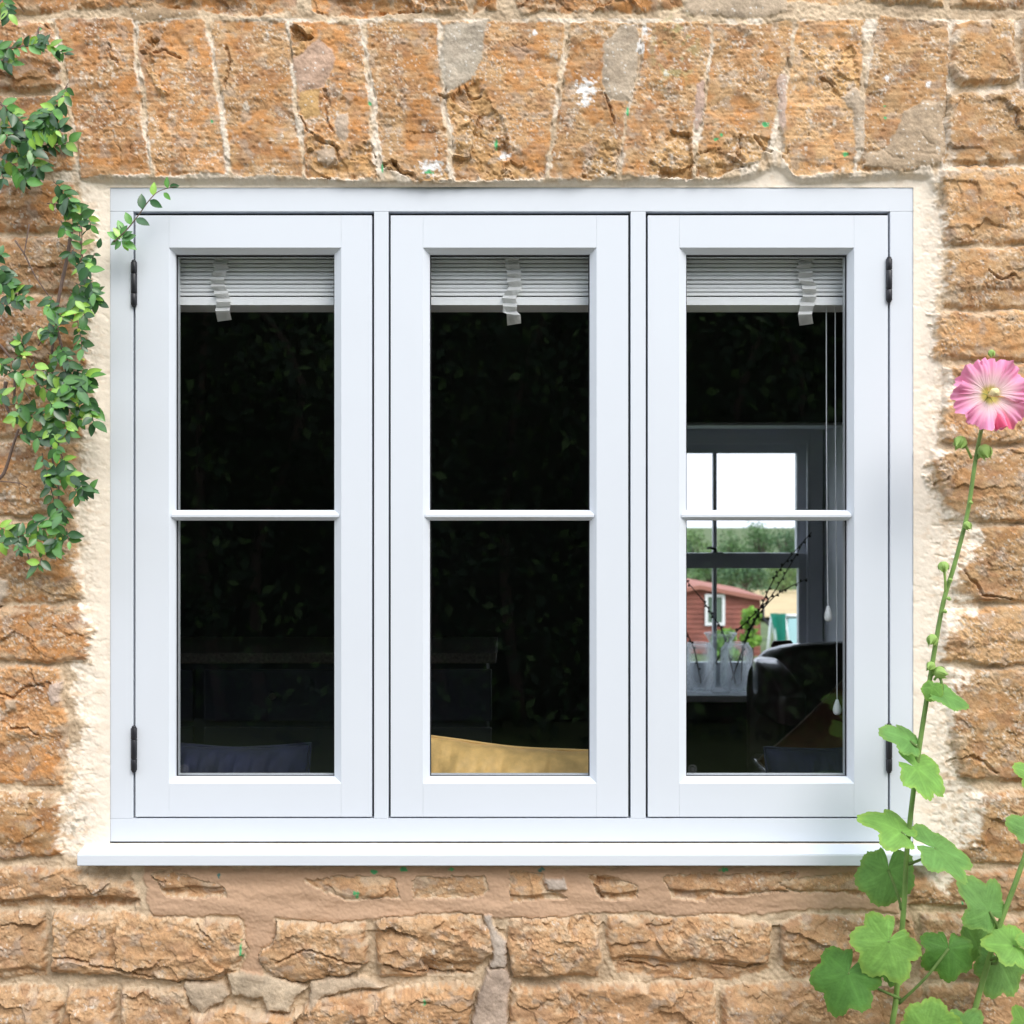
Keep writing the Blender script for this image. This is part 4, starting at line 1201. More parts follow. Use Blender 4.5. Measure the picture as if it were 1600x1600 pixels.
SPRIGS = [  # (points in photo pixels, leaf spacing px, leaf length px)
 ([(-20,78),(30,74),(58,68)],11,22), ([(50,70),(78,72),(100,84)],9,24), ([(-12,88),(5,96),(18,100)],9,22), ([(0,-10),(8,8),(14,22)],7,20), ([(58,50),(60,68)],10,20),
 ([(0,160),(20,176),(48,204)],9,26), ([(0,203),(28,218),(50,236)],10,26), ([(98,150),(80,176),(55,205)],8,26), ([(92,165),(68,190),(42,222)],8,27),
 ([(105,135),(100,152)],6,20), ([(0,245),(22,258),(42,284)],8,26), ([(60,196),(86,204),(94,200)],8,24), ([(58,226),(84,228),(108,222)],10,25), ([(22,236),(44,252),(62,262)],8,26),
 ([(70,165),(58,190)],8,24), ([(-4,190),(12,215)],8,26), ([(-6,250),(6,280)],8,24), ([(35,195),(38,218)],8,26), ([(75,180),(72,206)],8,26), ([(20,170),(10,182)],8,24),
 ([(84,284),(100,300),(112,318)],9,25), ([(74,318),(98,320),(112,330)],9,22), ([(95,345),(103,360)],8,24), ([(112,322),(122,340),(122,352)],9,25),
 ([(126,410),(128,372),(126,332)],13,24), ([(136,332),(142,352)],9,18), ([(115,390),(108,398)],8,22), ([(148,396),(140,412),(130,420)],9,24), ([(126,402),(140,424)],9,24),
 ([(118,442),(134,452),(152,470)],8,26), ([(100,488),(122,478),(148,462)],8,26), ([(82,462),(78,476)],8,24), ([(62,474),(84,486),(98,496)],9,26), ([(84,496),(92,516),(78,520)],10,24),
 ([(120,500),(126,525),(128,545)],9,25), ([(140,440),(146,458)],8,24), ([(128,470),(132,492)],8,25), ([(110,455),(118,470)],8,24),
 ([(60,510),(80,520)],9,20), ([(92,536),(104,556),(108,572)],10,22), ([(75,552),(90,560)],9,22), ([(66,578),(88,588),(110,604)],8,28), ([(104,576),(128,584),(140,590)],8,28),
 ([(58,600),(80,612),(100,628)],8,27), ([(92,602),(108,622),(126,640)],8,28), ([(130,592),(138,622),(146,660)],9,28), ([(98,598),(92,632),(82,672)],9,26), ([(22,562),(38,545),(30,532)],10,24),
 ([(6,588),(24,580),(40,592)],9,24), ([(16,632),(36,634),(24,655)],10,28), ([(40,650),(60,648),(76,662)],9,26), ([(28,680),(50,676),(62,688)],9,26), ([(110,645),(122,655)],8,26), ([(80,660),(86,690)],8,24),
 ([(110,600),(122,610)],7,28), ([(76,624),(84,640)],8,26), ([(100,655),(106,675)],9,26), ([(52,560),(58,585)],10,24), ([(84,694),(88,705)],8,22),
 ([(66,708),(70,730),(78,745)],12,22), ([(92,716),(102,722),(104,740)],8,24), ([(64,742),(78,748),(92,742)],9,24), ([(98,738),(110,744)],9,24), ([(112,738),(124,752),(132,768)],9,22), ([(124,765),(146,766)],10,22), ([(116,762),(124,776)],9,22),
 ([(76,750),(84,780),(90,805)],9,26), ([(100,790),(96,806)],8,26), ([(84,800),(92,820)],8,25), ([(48,806),(60,822),(72,828)],9,26), ([(-4,822),(8,828)],9,24), ([(12,836),(28,838),(40,834)],8,26),
 ([(-6,845),(6,850)],9,26), ([(56,826),(58,846)],9,26), ([(92,826),(86,848)],9,26), ([(104,826),(108,846)],10,24), ([(58,856),(70,862),(80,856)],9,24), ([(66,872),(60,884)],9,26), ([(28,845),(30,860)],9,24),
 ([(-6,410),(8,430),(14,446)],9,24), ([(8,452),(24,458),(40,466)],8,25), ([(-6,440),(10,446)],9,24), ([(-6,470),(10,476),(22,468)],9,24), ([(-8,400),(2,398)],9,20), ([(-6,560),(6,572)],9,24), ([(-6,610),(4,618)],9,24),
]
STEMS = [  # woody stems: points, radius px
 ([(-40,84),(20,74),(52,68),(62,42)],2.2), ([(0,163),(40,195),(60,210)],1.4), ([(0,200),(36,222),(60,240)],1.4), ([(60,235),(80,180),(106,130)],1.2),
 ([(114,352),(106,402),(94,450),(88,500),(96,540),(104,580)],3.2), ([(88,500),(80,560),(88,640),(80,700),(92,760),(90,820)],2.2), ([(24,376),(38,398),(56,432),(84,474)],1.6), ([(45,350),(37,398)],1.3),
 ([(-10,528),(8,548),(24,570)],2.6), ([(10,596),(8,625),(16,650)],3.2), ([(24,592),(22,626)],2.4), ([(-6,752),(6,738),(20,700),(30,670)],3.0), ([(0,752),(30,755),(42,762)],1.0), ([(60,540),(72,524),(84,526)],1.4),
 ([(96,606),(90,645),(80,690)],1.3), ([(126,330),(125,370),(130,402)],1.2), ([(-10,836),(30,836),(60,842)],1.6), ([(35,840),(44,865),(50,890)],1.8), ([(178,378),(196,360),(214,338),(234,312),(250,298),(276,291)],1.1),
 ([(90,690),(98,720),(110,760)],1.3), ([(34,604),(50,628)],1.0), ([(130,402),(136,440),(120,500)],1.4), ([(60,600),(40,560)],1.2), ([(0,265),(20,250),(50,215)],1.4), ([(54,680),(58,700)],1.2), ([(-10,460),(10,455),(20,470)],1.2),
 ([(96,560),(120,600),(134,640)],1.5)]
EXPLICIT = [((240,306),(240,284)),((222,327),(221,302)),((234,313),(253,324)),((212,342),(233,351)),((204,351),(196,331)),((192,362),(184,343)),((190,372),(177,355)),((188,374),(167,362)),
 ((190,374),(212,367)),((190,376),(213,389)),((189,377),(179,390)),((191,370),(206,361)),((256,301),(266,312)),((262,294),(260,276)),((265,291),(280,290)),((186,376),(172,382)),((189,370),(184,350)),((193,378),(200,392)),
 ((154,388),(157,372)),((146,397),(157,399)),((189,368),(198,352))]
def climber():
    r = random.Random(5)
    t = thing('climbing_shrub', 'glossy small leaved evergreen shrub climbing the stone left of the window', 'climber', W(40, 900, -.03))
    bark = mat('shrub_bark', (.16, .11, .09), 0.85, noise=(90, 0.7, 1.2))
    bm = bmesh.new()
    for pts, rad in STEMS:
        d = .030 if rad > 1.5 else .042
        P = spline([W(a + r.uniform(-1, 1), b, -d - r.uniform(0, .008)) for a, b in pts], 5)
        tube(bm, P, [rad * S * (1 - .45 * i / len(P)) for i in range(len(P))], 7)
    for pts, sp, ln in SPRIGS:
        P = spline([W(a, b, -.042 - .01 * i) for i, (a, b) in enumerate(pts)], 4)
        tube(bm, P, [.0011] * len(P), 5)
    obj('stem', bm, bark, t)
    bm = bmesh.new()
    lay = bm.loops.layers.float_color.new('albedo')
    def colour():
        g = r.random()
        if g < .30: c = (.030, .080, .032)
        elif g < .60: c = (.055, .14, .045)
        elif g < .86: c = (.085, .22, .05)
        else: c = (.20, .36, .06)
        f = r.uniform(.95, 1.6)
        return tuple(x * f for x in c)
    for pts, sp, ln in SPRIGS:
        P = spline([Vector((a, b, 0)) for a, b in pts], 12)
        acc, total, side = 0.0, 0.0, r.choice((-1, 1))
        depth0 = .045 + r.uniform(0, .035)
        LEN = sum((b - a).length for a, b in zip(P, P[1:])) + 1e-6
        for a, b in zip(P, P[1:]):
            step = (b - a).length; acc += step; total += step
            if acc < sp * .34 and b is not P[-1]: continue
            acc = 0
            dr = (b - a).normalized()
            ang = math.atan2(dr.y, dr.x) + side * r.uniform(.5, 1.25) * (0.35 if b is P[-1] else 1)
            side = -side
            L = ln * r.choice((.5, .75, .88, .98)) * r.uniform(.86, 1.14)
            d = depth0 + .02 * total / LEN + r.uniform(0, .016)
            fore = r.uniform(.0, .6)
            base = W(b.x, b.y, -d)
            tip = W(b.x + L * math.cos(ang), b.y + L * math.sin(ang), -d - L * S * fore * r.choice((1, .7, -.3)))
            n = Vector((r.uniform(-.55, .55), -1, r.uniform(-.1, .85))).normalized()
            add_leaf(bm, lay, base, tip, n, L * S * r.uniform(.23, .31), colour(), r.uniform(.1, .4), r.uniform(-.05, .25))
    for (ax, ay), (bx, by) in EXPLICIT:
        d = .035 + r.uniform(0, .015)
        L = math.hypot(bx - ax, by - ay)
        add_leaf(bm, lay, W(ax, ay, -d), W(bx, by, -d - r.uniform(-.003, .006)), Vector((r.uniform(-.4, .4), -1, r.uniform(0, .6))).normalized(), L * S * .27, tuple(x * 1.25 for x in colour()), .25, .1)
    leafm = mat('glossy_leaf', attr='albedo', rough=0.30, spec=0.6, noise=(60, 0.85, 1.15), translucent=0.22)
    obj('foliage', bm, leafm, t)
    for (px, py, rr, c) in ((77, 490, 3.4, (.62, .09, .02)), (112, 622, 2.9, (.42, .55, .06)), (121, 633, 2.8, (.42, .55, .06)), (38, 559, 2.8, (.55, .6, .2)), (123, 516, 2.8, (.42, .52, .06)),
                            (23, 646, 2.9, (.45, .5, .08)), (90, 722, 2.4, (.5, .5, .06)), (61, 823, 2.7, (.6, .58, .2)), (94, 842, 2.5, (.42, .5, .05)), (85, 499, 2.6, (.4, .5, .06)), (130, 562, 2.2, (.5, .55, .1))):
        bm = bmesh.new()
        bmesh.ops.create_icosphere(bm, subdivisions=2, radius=rr * S, matrix=Matrix.Translation(W(px, py, -.085)))
        o = obj('berry', bm, mat('berry_skin', c, 0.3), t, True)
        if py == 490: o['label'] = 'red berry'
climber()

# ------------------------------------------------------------------ hollyhocks on the right
def lobed_leaf(bm, lay, attach, tip, nrm, col, lobes=5, size=1.0, cup=.10, wave=.06, seed=0, fold=.10, deep=.38, vein_n=None):
    """a hollyhock leaf: rounded lobes, scalloped edge, sunken veins; attach is where the stalk meets the blade"""
    r = random.Random(seed)
    L = (tip - attach).length * size * .94
    t = (tip - attach).normalized()
    n = (nrm - t * nrm.dot(t)).normalized()
    s = t.cross(n)
    if lobes == 5: lb = [(0, 1.0), (.92, .95), (-.92, .93), (1.85, .80), (-1.85, .80), (2.65, .55), (-2.65, .55)]
    elif lobes == 3: lb = [(0, 1.0), (1.15, .80), (-1.15, .80), (2.3, .52), (-2.3, .52)]
    else: lb = [(0, 1.0), (1.3, .55), (-1.3, .55)]
    lb = [(a + r.uniform(-.08, .08), b * r.uniform(.92, 1.06)) for a, b in lb]
    NR, NA = 12, 120
    ph = r.uniform(0, 6.28)
    V = []
    c0 = bm.verts.new(attach)
    for i in range(1, NR + 1):
        u = i / NR
        row = []
        for k in range(NA):
            th = -math.pi + 2 * math.pi * (k + .5) / NA
            R, near = 0, 9
            for a, b in lb:
                dd = abs(th - a)
                R = max(R, b * (1 - deep * min(1, (dd / .62)) ** 1.7) if dd < 1.25 else 0)
                near = min(near, dd)
            R = max(R, .24)
            notch = sstep(2.80, 3.12, np.array(abs(th)))
            R = R * (1 - .75 * float(notch))
            R *= 1 + .022 * math.sin(th * 26 + ph) * (u > .8) + .018 * math.sin(th * 47 + ph * 2) * (u > .9)
            rr = u * R
            x, y = rr * math.sin(th), rr * math.cos(th)
            vein = max(math.exp(-(near * u * 26) ** 2), .45 * max(0.0, math.sin(u * 30 - near * 16)) ** 8 * (near < .42))
            z = -cup * rr * rr + wave * math.sin(th * 4 + ph) * u * u * R + fold * abs(math.sin(th)) * rr * .6 - .012 * vein * u + .012 * math.sin(rr * 26) * (1 - vein) * u * .6
            row.append((bm.verts.new(attach + s * (x * L) + t * (y * L) + n * (z * L)), vein, u, near))
        V.append(row)
    def shade(vein, u, near):
        g = 1 + .20 * math.sin(near * 30 + u * 22) * (1 - vein) * .35
        e = float(sstep(.80, 1.0, np.array(u)))
        b = [c * g * (1 + .16 * vein * (u < .85)) for c in col]
        b = [b[0] * (1 + .35 * e), b[1] * (1 + .12 * e), b[2]]
        return tuple(b)
    for k in range(NA):
        j = (k + 1) % NA
        if k == NA - 1: continue
        f = bm.faces.new((c0, V[0][k][0], V[0][j][0])); f.smooth = True
        for lp in f.loops: lp[lay] = (*col, 1)
        for i in range(NR - 1):
            q = (V[i][k], V[i + 1][k], V[i + 1][j], V[i][j])
            f = bm.faces.new([p[0] for p in q]); f.smooth = True
            for lp, p in zip(f.loops, q): lp[lay] = (*shade(*p[1:]), 1)

stem_m = mat('hollyhock_stem', (.17, .29, .07), 0.55, noise=(30, 0.75, 1.2), bump=(400, .3, .001))
hleaf_m = mat('hollyhock_leaf', attr='albedo', rough=0.6, spec=0.35, noise=(45, 0.85, 1.15), bump=(130, 0.6, 0.003), translucent=0.40)
BR, MD, DK = (.22, .45, .10), (.17, .37, .10), (.09, .24, .045)
YS = -.16
def hollyhock(label, stem_pts, rad0, rad1, leaves, buds, y=YS, flower=None):
    base = W(*stem_pts[0], y)
    t = thing('hollyhock', label, 'hollyhock', (base.x, base.y, 0))
    P = spline([Vector((base.x - .02, y, .0))] + [W(a, b, y) for a, b in stem_pts], 8)
    bm = bmesh.new()
    n = len(P)
    tube(bm, P, [(rad0 + (rad1 - rad0) * i / n) * S for i in range(n)], 12)
    obj('stem', bm, stem_m, t)
    for i, (stalk, at, tip, nrm, col, lobes, size, dy, kw) in enumerate(leaves):
        bm = bmesh.new()
        lay = bm.loops.layers.float_color.new('albedo')
        a = W(*at, y + dy)
        tz = kw.pop('tipdy', 0.0)
        lobed_leaf(bm, lay, a, W(*tip, y + dy + tz), Vector(nrm).normalized(), col, lobes, size, seed=i * 7 + 3, **kw)
        if stalk:
            sp = W(*stalk, y)
            mid = (sp + a) / 2 + Vector((0, -.01, .0))
            n0 = len(bm.faces)
            tube(bm, spline([sp, mid, a], 5), [2.6 * S, 2.6 * S] + [2.1 * S] * 9, 7)
            bm.faces.ensure_lookup_table()
            for f in bm.faces[n0:]:
                for lp in f.loops: lp[lay] = (.19, .30, .09, 1)
        obj('leaf', bm, hleaf_m, t)
    budm = mat('bud_green', (.36, .55, .15), 0.6, translucent=.25, bump=(300, .3, .001))
    for (bx, by, rr, dx, dy_, stalk) in buds:
        bm = bmesh.new()
        c = W(bx, by, y - .01)
        ax = Vector((dx, -.35, -dy_)).normalized()
        q = ax.to_track_quat('Z', 'Y').to_matrix()
        _, rings = lathe(bm, [(.05 * rr, -.9 * rr), (.6 * rr, -.75 * rr), (.95 * rr, -.25 * rr), (1.0 * rr, .2 * rr), (.8 * rr, .75 * rr), (.4 * rr, 1.15 * rr), (.03 * rr, 1.5 * rr)], (0, 0, 0), 20, lambda a, z: 1 + .13 * abs(math.sin(2.5 * a)))
        # five pointed sepals standing a little off the bud
        for k in range(5):
            a = 2 * math.pi * k / 5
            pr = [(.85, -.5, .2), (1.12, .1, .42), (1.02, .75, .36), (.72, 1.35, .12), (.78, 1.8, .0)]
            L_, R_ = [], []
            for ra, z, w in pr:
                for s_, st in ((-1, L_), (1, R_)):
                    st.append(bm.verts.new((rr * (ra * math.cos(a) - s_ * w * math.sin(a)), rr * (ra * math.sin(a) + s_ * w * math.cos(a)), z * rr)))
            for m_ in range(len(pr) - 1):
                f = bm.faces.new((L_[m_], R_[m_], R_[m_ + 1], L_[m_ + 1])); f.smooth = True
        bmesh.ops.scale(bm, vec=(S, S, S), verts=bm.verts)
        for v in bm.verts: v.co = c + q @ v.co
        if stalk:
            tube(bm, spline([W(*stalk, y), (W(*stalk, y) + c) / 2 + Vector((0, -.004, .003)), c - ax * rr * S * .7], 4), [2.0 * S] * 9, 6)
        obj('bud', bm, budm, t)
    if flower: flower(t)
    return t

def flower_at(t):
    c = W(1549, 616, YS - .035)
    n = Vector((-.05, -1, .10)).normalized()
    up = Vector((0, 0, 1)); s = up.cross(n).normalized(); up = n.cross(s)
    s = -s
    pm = mat('pink_petal', attr='albedo', rough=0.65, spec=0.25, translucent=0.28, sheen=0.2)
    root = t
    t = bpy.data.objects.new('flower', None); COL.objects.link(t)
    t.parent = root; t.matrix_parent_inverse = root.matrix_basis.inverted(); t['label'] = 'open pink flower'
    r = random.Random(2)
    for k in range(6):
        a0 = math.pi / 2 + k * 2 * math.pi / 6 + .2 + r.uniform(-.06, .06)
        bm = bmesh.new(); lay = bm.loops.layers.float_color.new('albedo')
        NU, NV = 18, 44
        half = .72
        R = (54 if k != 2 else 57) * S
        ph = r.uniform(0, 6)
        rows = []
        for i in range(NU + 1):
            u = i / NU
            row = []
            for j in range(NV + 1):
                v = 2 * j / NV - 1
                a = a0 + half * v * (.55 + .45 * min(1, u * 1.6))
                edge = 1 - .16 * abs(v) ** 3 + .035 * math.sin(v * 9 + ph) + .022 * math.sin(v * 19 + ph * 2) + .016 * math.sin(v * 37 + ph)
                rr = R * (.06 + .94 * u * edge)
                ruff = (u ** 4) * (.0100 * math.sin(v * 5 + ph) + .0080 * math.sin(v * 9.5 + ph * 1.7) + .0040 * math.sin(v * 23 + ph))
                z = .020 * u - .014 * u ** 3 + ruff + .0095 * (k % 2) * u + .004 * v * u + .0003 * math.sin(v * 30 + 3 * u) * (u > .15)
                p = c + s * (rr * math.cos(a)) + up * (rr * math.sin(a)) + n * (z - .010)
                streak = .5 + .5 * math.sin(v * 34 + ph + 1.3 * math.sin(u * 6))
                row.append((bm.verts.new(p), u, v, streak))
            rows.append(row)
        dark_ = 1.0 if k == 2 else 0.0
        def colr(u, v, st):
            y_ = np.array((.62, .52, .14)); w_ = np.array((.88, .66, .70)); p_ = np.array((.87, .31, .55)); d_ = np.array((.78, .07, .17))
            a = float(sstep(.12, .30, np.array(u)))
            cc = y_ * (1 - a) + w_ * a
            b = float(sstep(.26, .85, np.array(u))) * (.84 + .10 * st)
            cc = cc * (1 - b) + p_ * b
            if dark_:
                m = float(sstep(.25, .6, np.array(u)) * sstep(.1, .4, np.array(v * dark_))) * .8
                cc = cc * (1 - m) + d_ * m
            return (*cc, 1)
        for i in range(NU):
            for j in range(NV):
                q = (rows[i][j], rows[i][j + 1], rows[i + 1][j + 1], rows[i + 1][j])
                f = bm.faces.new([x[0] for x in q]); f.smooth = True
                for lp, x in zip(f.loops, q): lp[lay] = colr(*x[1:])
        obj('petal', bm, pm, t)
    bm = bmesh.new()
    tube(bm, [c - n * .012, c + n * .006, c + n * .014, c + n * .022, c + n * .027], [.004, .0045, .007, .007, .003], 14)
    for k in range(60):
        d = Vector((r.gauss(0, 1), r.gauss(0, 1), r.gauss(0, 1))).normalized()
        bmesh.ops.create_icosphere(bm, subdivisions=1, radius=.0016, matrix=Matrix.Translation(c + n * (.018 + .006 * d.dot(n)) + (d - n * d.dot(n)) * .0072))
    obj('stamen_column', bm, mat('pale_pollen', (.80, .70, .38), 0.8), t)
    # green calyx at the back joins the flower to the stem
    bm = bmesh.new()
    tube(bm, [W(1534, 672, YS), c - n * .030 + Vector((-.004, 0, -.01)), c - n * .016], [.0036, .006, .013], 12)
    obj('calyx', bm, stem_m, t)

H1 = [  # stalk, attach, tip, normal, colour, lobes, size, depth offset, shape
 ((1406,1560),(1325,1520),(1288,1592),(-.15,-.5,.85),DK,5,.92,-.02,dict(cup=.25,fold=.05,wave=.09,tipdy=-.02)),
 ((1404,1500),(1388,1470),(1352,1522),(.05,-.70,.70),BR,5,1.12,-.05,dict(cup=.12,fold=.06,wave=.07)),
 ((1409,1422),(1388,1360),(1382,1430),(.05,-.8,-.45),MD,5,.9,.035,dict(cup=.18,fold=-.05,wave=.03,deep=.2)),
 ((1417,1312),(1408,1300),(1342,1262),(.05,-.42,.92),BR,3,.95,-.02,dict(cup=.25,wave=.05,tipdy=.02)),
 ((1420,1350),(1462,1326),(1534,1352),(.12,-.42,.92),MD,5,.98,-.03,dict(cup=.16,wave=.05)),
 (None,(1432,1200),(1492,1240),(.12,-.62,.78),BR,5,.92,-.015,dict(cup=.15,wave=.05)),
 ((1434,1170),(1422,1158),(1373,1127),(-.1,-.5,.85),MD,3,.9,-.01,dict(cup=.3,wave=.08)),
 ((1466,1052),(1472,1084),(1522,1100),(.05,-.42,.9),MD,3,1.0,-.01,dict(cup=.15,wave=.05,deep=.2)),
 (None,(1458,1074),(1452,1092),(-.15,-.85,.4),BR,3,1.25,-.02,dict(cup=.15,wave=.05,deep=.2)),
 ((1404,1568),(1482,1482),(1484,1546),(.05,-.60,.80),DK,5,.92,.0,dict(cup=.30,fold=.02,wave=.09,tipdy=-.02)),
 ((1404,1520),(1386,1512),(1402,1538),(.3,-.6,.5),DK,1,1.2,.02,dict(cup=.3)),
 (None,(1452,1612),(1468,1556),(.0,-.80,.6),BR,5,.95,-.07,dict(cup=.12,fold=.04,wave=.05,deep=.22)),
 (None,(1505,1612),(1530,1585),(.0,-.86,.5),MD,3,1.3,-.06,dict(cup=.12)),
]
B1 = [(1549,551,4.6,.1,1,None),(1501,690,8.5,-.5,.75,(1518,716)),(1538,703,9,.25,.9,(1528,716)),(1511,820,5.5,.3,.6,None),(1474,884,7,0,1,(1477,928)),(1457,998,7,-.3,.6,(1462,1010)),(1455,1040,6,-.5,.4,(1458,1055)),(1467,1050,8,.8,.3,(1460,1062)),
      (1516,785,2.6,.6,.3,None),(1484,906,2.8,.6,.3,None),(1482,935,2.6,.6,.3,None),(1476,955,2.6,.6,.2,None)]
hollyhock('tall hollyhock with one open pink flower at the right end of the window sill',
          [(1390,1660),(1400,1560),(1412,1420),(1418,1320),(1432,1200),(1450,1080),(1472,950),(1492,880),(1512,800),(1524,720),(1534,668)], 4.3, 2.8, H1, B1, YS, flower_at)
H2 = [
 ((1545,1500),(1585,1478),(1540,1470),(-.1,-.6,.8),BR,5,1.2,-.03,dict(cup=.12,wave=.06)),
 ((1548,1505),(1560,1500),(1592,1552),(.1,-.85,.5),MD,5,1.15,.03,dict(cup=.12,wave=.05)),
 (None,(1528,1478),(1516,1456),(-.15,-.85,.45),MD,5,1.5,.04,dict(cup=.12,wave=.05,deep=.2)),
 ((1558,1452),(1546,1424),(1498,1360),(.0,-.8,.55),MD,3,.82,-.01,dict(cup=.22,wave=.05)),
 ((1602,1310),(1612,1300),(1574,1276),(-.1,-.8,.5),MD,1,1.1,-.01,dict(cup=.2)),
 (None,(1618,1212),(1588,1198),(-.1,-.8,.5),BR,3,1.2,-.01,dict(cup=.2)),
 (None,(1600,1600),(1590,1575),(-.1,-.8,.5),BR,3,1.2,-.03,dict(cup=.2)),
 (None,(1620,1475),(1592,1468),(-.1,-.8,.5),BR,3,1.3,-.04,dict(cup=.2)),
]
hollyhock('leaning hollyhock without flowers, nearer the right edge of the photo', [(1488,1680),(1516,1602),(1532,1545),(1545,1500),(1562,1445),(1590,1370),(1612,1300),(1630,1190)], 4.6, 3.4, H2, [(1640,1150,8,0,1,None),(1634,1170,6,.6,.5,None)], YS + .02)
# ------------------------------------------------------------------ ground, hedge behind the camera, garden behind the house
def terrain(y):
    if y < 3.5: return 0.0
    if y < 30: return -(y - 3.5) * .0815
    if y < 100: return -2.16 - (y - 30) * .0405
    return -5.0
bm = bmesh.new()
ys = [-60, -30, -12, -8, -6, -4, -2, 0, 3.5, 6, 10, 15, 20, 26, 30, 36, 45, 55, 70, 85, 100, 120, 150, 200, 300, 500]
xs = [-300, -120, -60, -30, -15, -6, 0, 6, 12, 20, 30, 45, 70, 120, 300]
G = [[bm.verts.new((x, y, terrain(y) + (.0 if -8 < y < 10 else .12 * math.sin(x * .7 + y)))) for x in xs] for y in ys]
for i in range(len(ys) - 1):
    for j in range(len(xs) - 1):
        bm.faces.new((G[i][j], G[i][j + 1], G[i + 1][j + 1], G[i + 1][j])).smooth = True
gm = mat('mown_grass_and_earth', (.09, .13, .04), 0.95, noise=(1.2, 0.6, 1.4), bump=(40, .6, .02))
tag(obj('ground', bm, gm), kind='structure')
bm = bmesh.new()
vv = [bm.verts.new(p) for p in ((-8, -3.6, .004), (8, -3.6, .004), (8, .02, .004), (-8, .02, .004))]
bm.faces.new(vv)
tag(obj('gravel_path', bm, mat('pale_gravel', (.30, .27, .22), 0.95, noise=(160, 0.5, 1.4), bump=(150, 1.0, .012))), kind='structure')
# stubble field on the far slope
bm = bmesh.new()
fy = [46, 60, 75, 92]
F = [[bm.verts.new((x, y, terrain(y) + .17)) for x in (4, 20, 40, 70)] for y in fy]
for i in range(3):
    for j in range(3):
        bm.faces.new((F[i][j], F[i][j + 1], F[i + 1][j + 1], F[i + 1][j]))
tag(obj('stubble_field', bm, mat('ripe_stubble', (.55, .42, .22), 0.95, noise=(.6, 0.8, 1.15))), kind='structure')

def leaf_cloud(n, place, size, cols, seed, spread=1.0):
    """n small two-triangle leaves; place(r) gives point and outward direction"""
    r = random.Random(seed)
    co, cl = [], []
    for _ in range(n):
        p, nn, cm = place(r)
        d = Vector((r.gauss(0, 1), r.gauss(0, 1), r.gauss(0, 1)))
        n_ = (nn + d * .7 * spread).normalized()
        t = n_.orthogonal().normalized()
        t = (Matrix.Rotation(r.uniform(0, 6.28), 3, n_) @ t)
        s = n_.cross(t)
        L = size * r.uniform(.6, 1.35)
        co += [p - t * L * .5, p + s * L * .28 + n_ * L * .05, p + t * L * .5 - n_ * L * .08, p - s * L * .28 + n_ * L * .05]
        a, b = r.choice(cols), r.uniform(.7, 1.35)
        cl += [(a[0] * b * cm, a[1] * b * cm, a[2] * b * cm, 1)] * 4
    me = bpy.data.meshes.new('foliage')
    nv = len(co)
    me.vertices.add(nv); me.loops.add(nv); me.polygons.add(nv // 4)
    me.vertices.foreach_set('co', np.array([tuple(c) for c in co], np.float32).ravel())
    me.loops.foreach_set('vertex_index', np.arange(nv, dtype=np.int32))
    me.polygons.foreach_set('loop_start', np.arange(0, nv, 4, dtype=np.int32))
    me.update(calc_edges=True)
    a = me.color_attributes.new('albedo', 'FLOAT_COLOR', 'POINT')
    a.data.foreach_set('color', np.array(cl, np.float32).ravel())
    return me
fol_m = mat('tree_leaves', attr='albedo', rough=0.5, spec=0.35, translucent=0.25)
trunk_m = mat('tree_bark', (.09, .07, .055), 0.9, noise=(8, .6, 1.3))

# tall hedge across the lane, reflected in the panes
hedge = thing('hedge', 'tall dark leafy hedge facing the window, mirrored faintly in its panes', 'hedge', (0, -6.3, 0))
def hp(r):
    x = r.uniform(-8, 8)
    z = r.random() ** .85 * 5.0
    bulge = .35 * math.sin(x * 1.7) * math.sin(z * 2.3 + x) + .25 * math.sin(x * 4.1 + z * 3)
    y = -5.6 + bulge - abs(r.gauss(0, .22)) - max(0, z - 4.4) * .8
    return Vector((x, y, z)), Vector((0, 1, .35)), 1.0
me = leaf_cloud(38000, hp, .085, [(.02, .05, .02), (.02, .05, .02), (.03, .07, .025), (.02, .045, .02), (.09, .17, .05)], 3)
o = bpy.data.objects.new('foliage', me); COL.objects.link(o); o.parent = hedge; o.matrix_parent_inverse = hedge.matrix_basis.inverted(); me.materials.append(fol_m)
bm = bmesh.new()
r = random.Random(9)
for i in range(26):
    x = -7.8 + i * .62 + r.uniform(-.2, .2)
    P = spline([(x, -6.3, 0), (x + r.uniform(-.15, .15), -6.25, 1.2), (x + r.uniform(-.4, .4), -6.1, 2.4), (x + r.uniform(-.5, .5), -6.1, 3.4)], 4)
    tube(bm, P, [.05 * (1 - .7 * k / len(P)) for k in range(len(P))], 7)
obj('branches', bm, trunk_m, hedge)
obj('inner_growth', boxes((-8, 8, -7.2, -6.4, 0, 4.3)), mat('inner_hedge_growth', (.02, .03, .012), 0.95, noise=(5, .4, 1.5)), hedge)

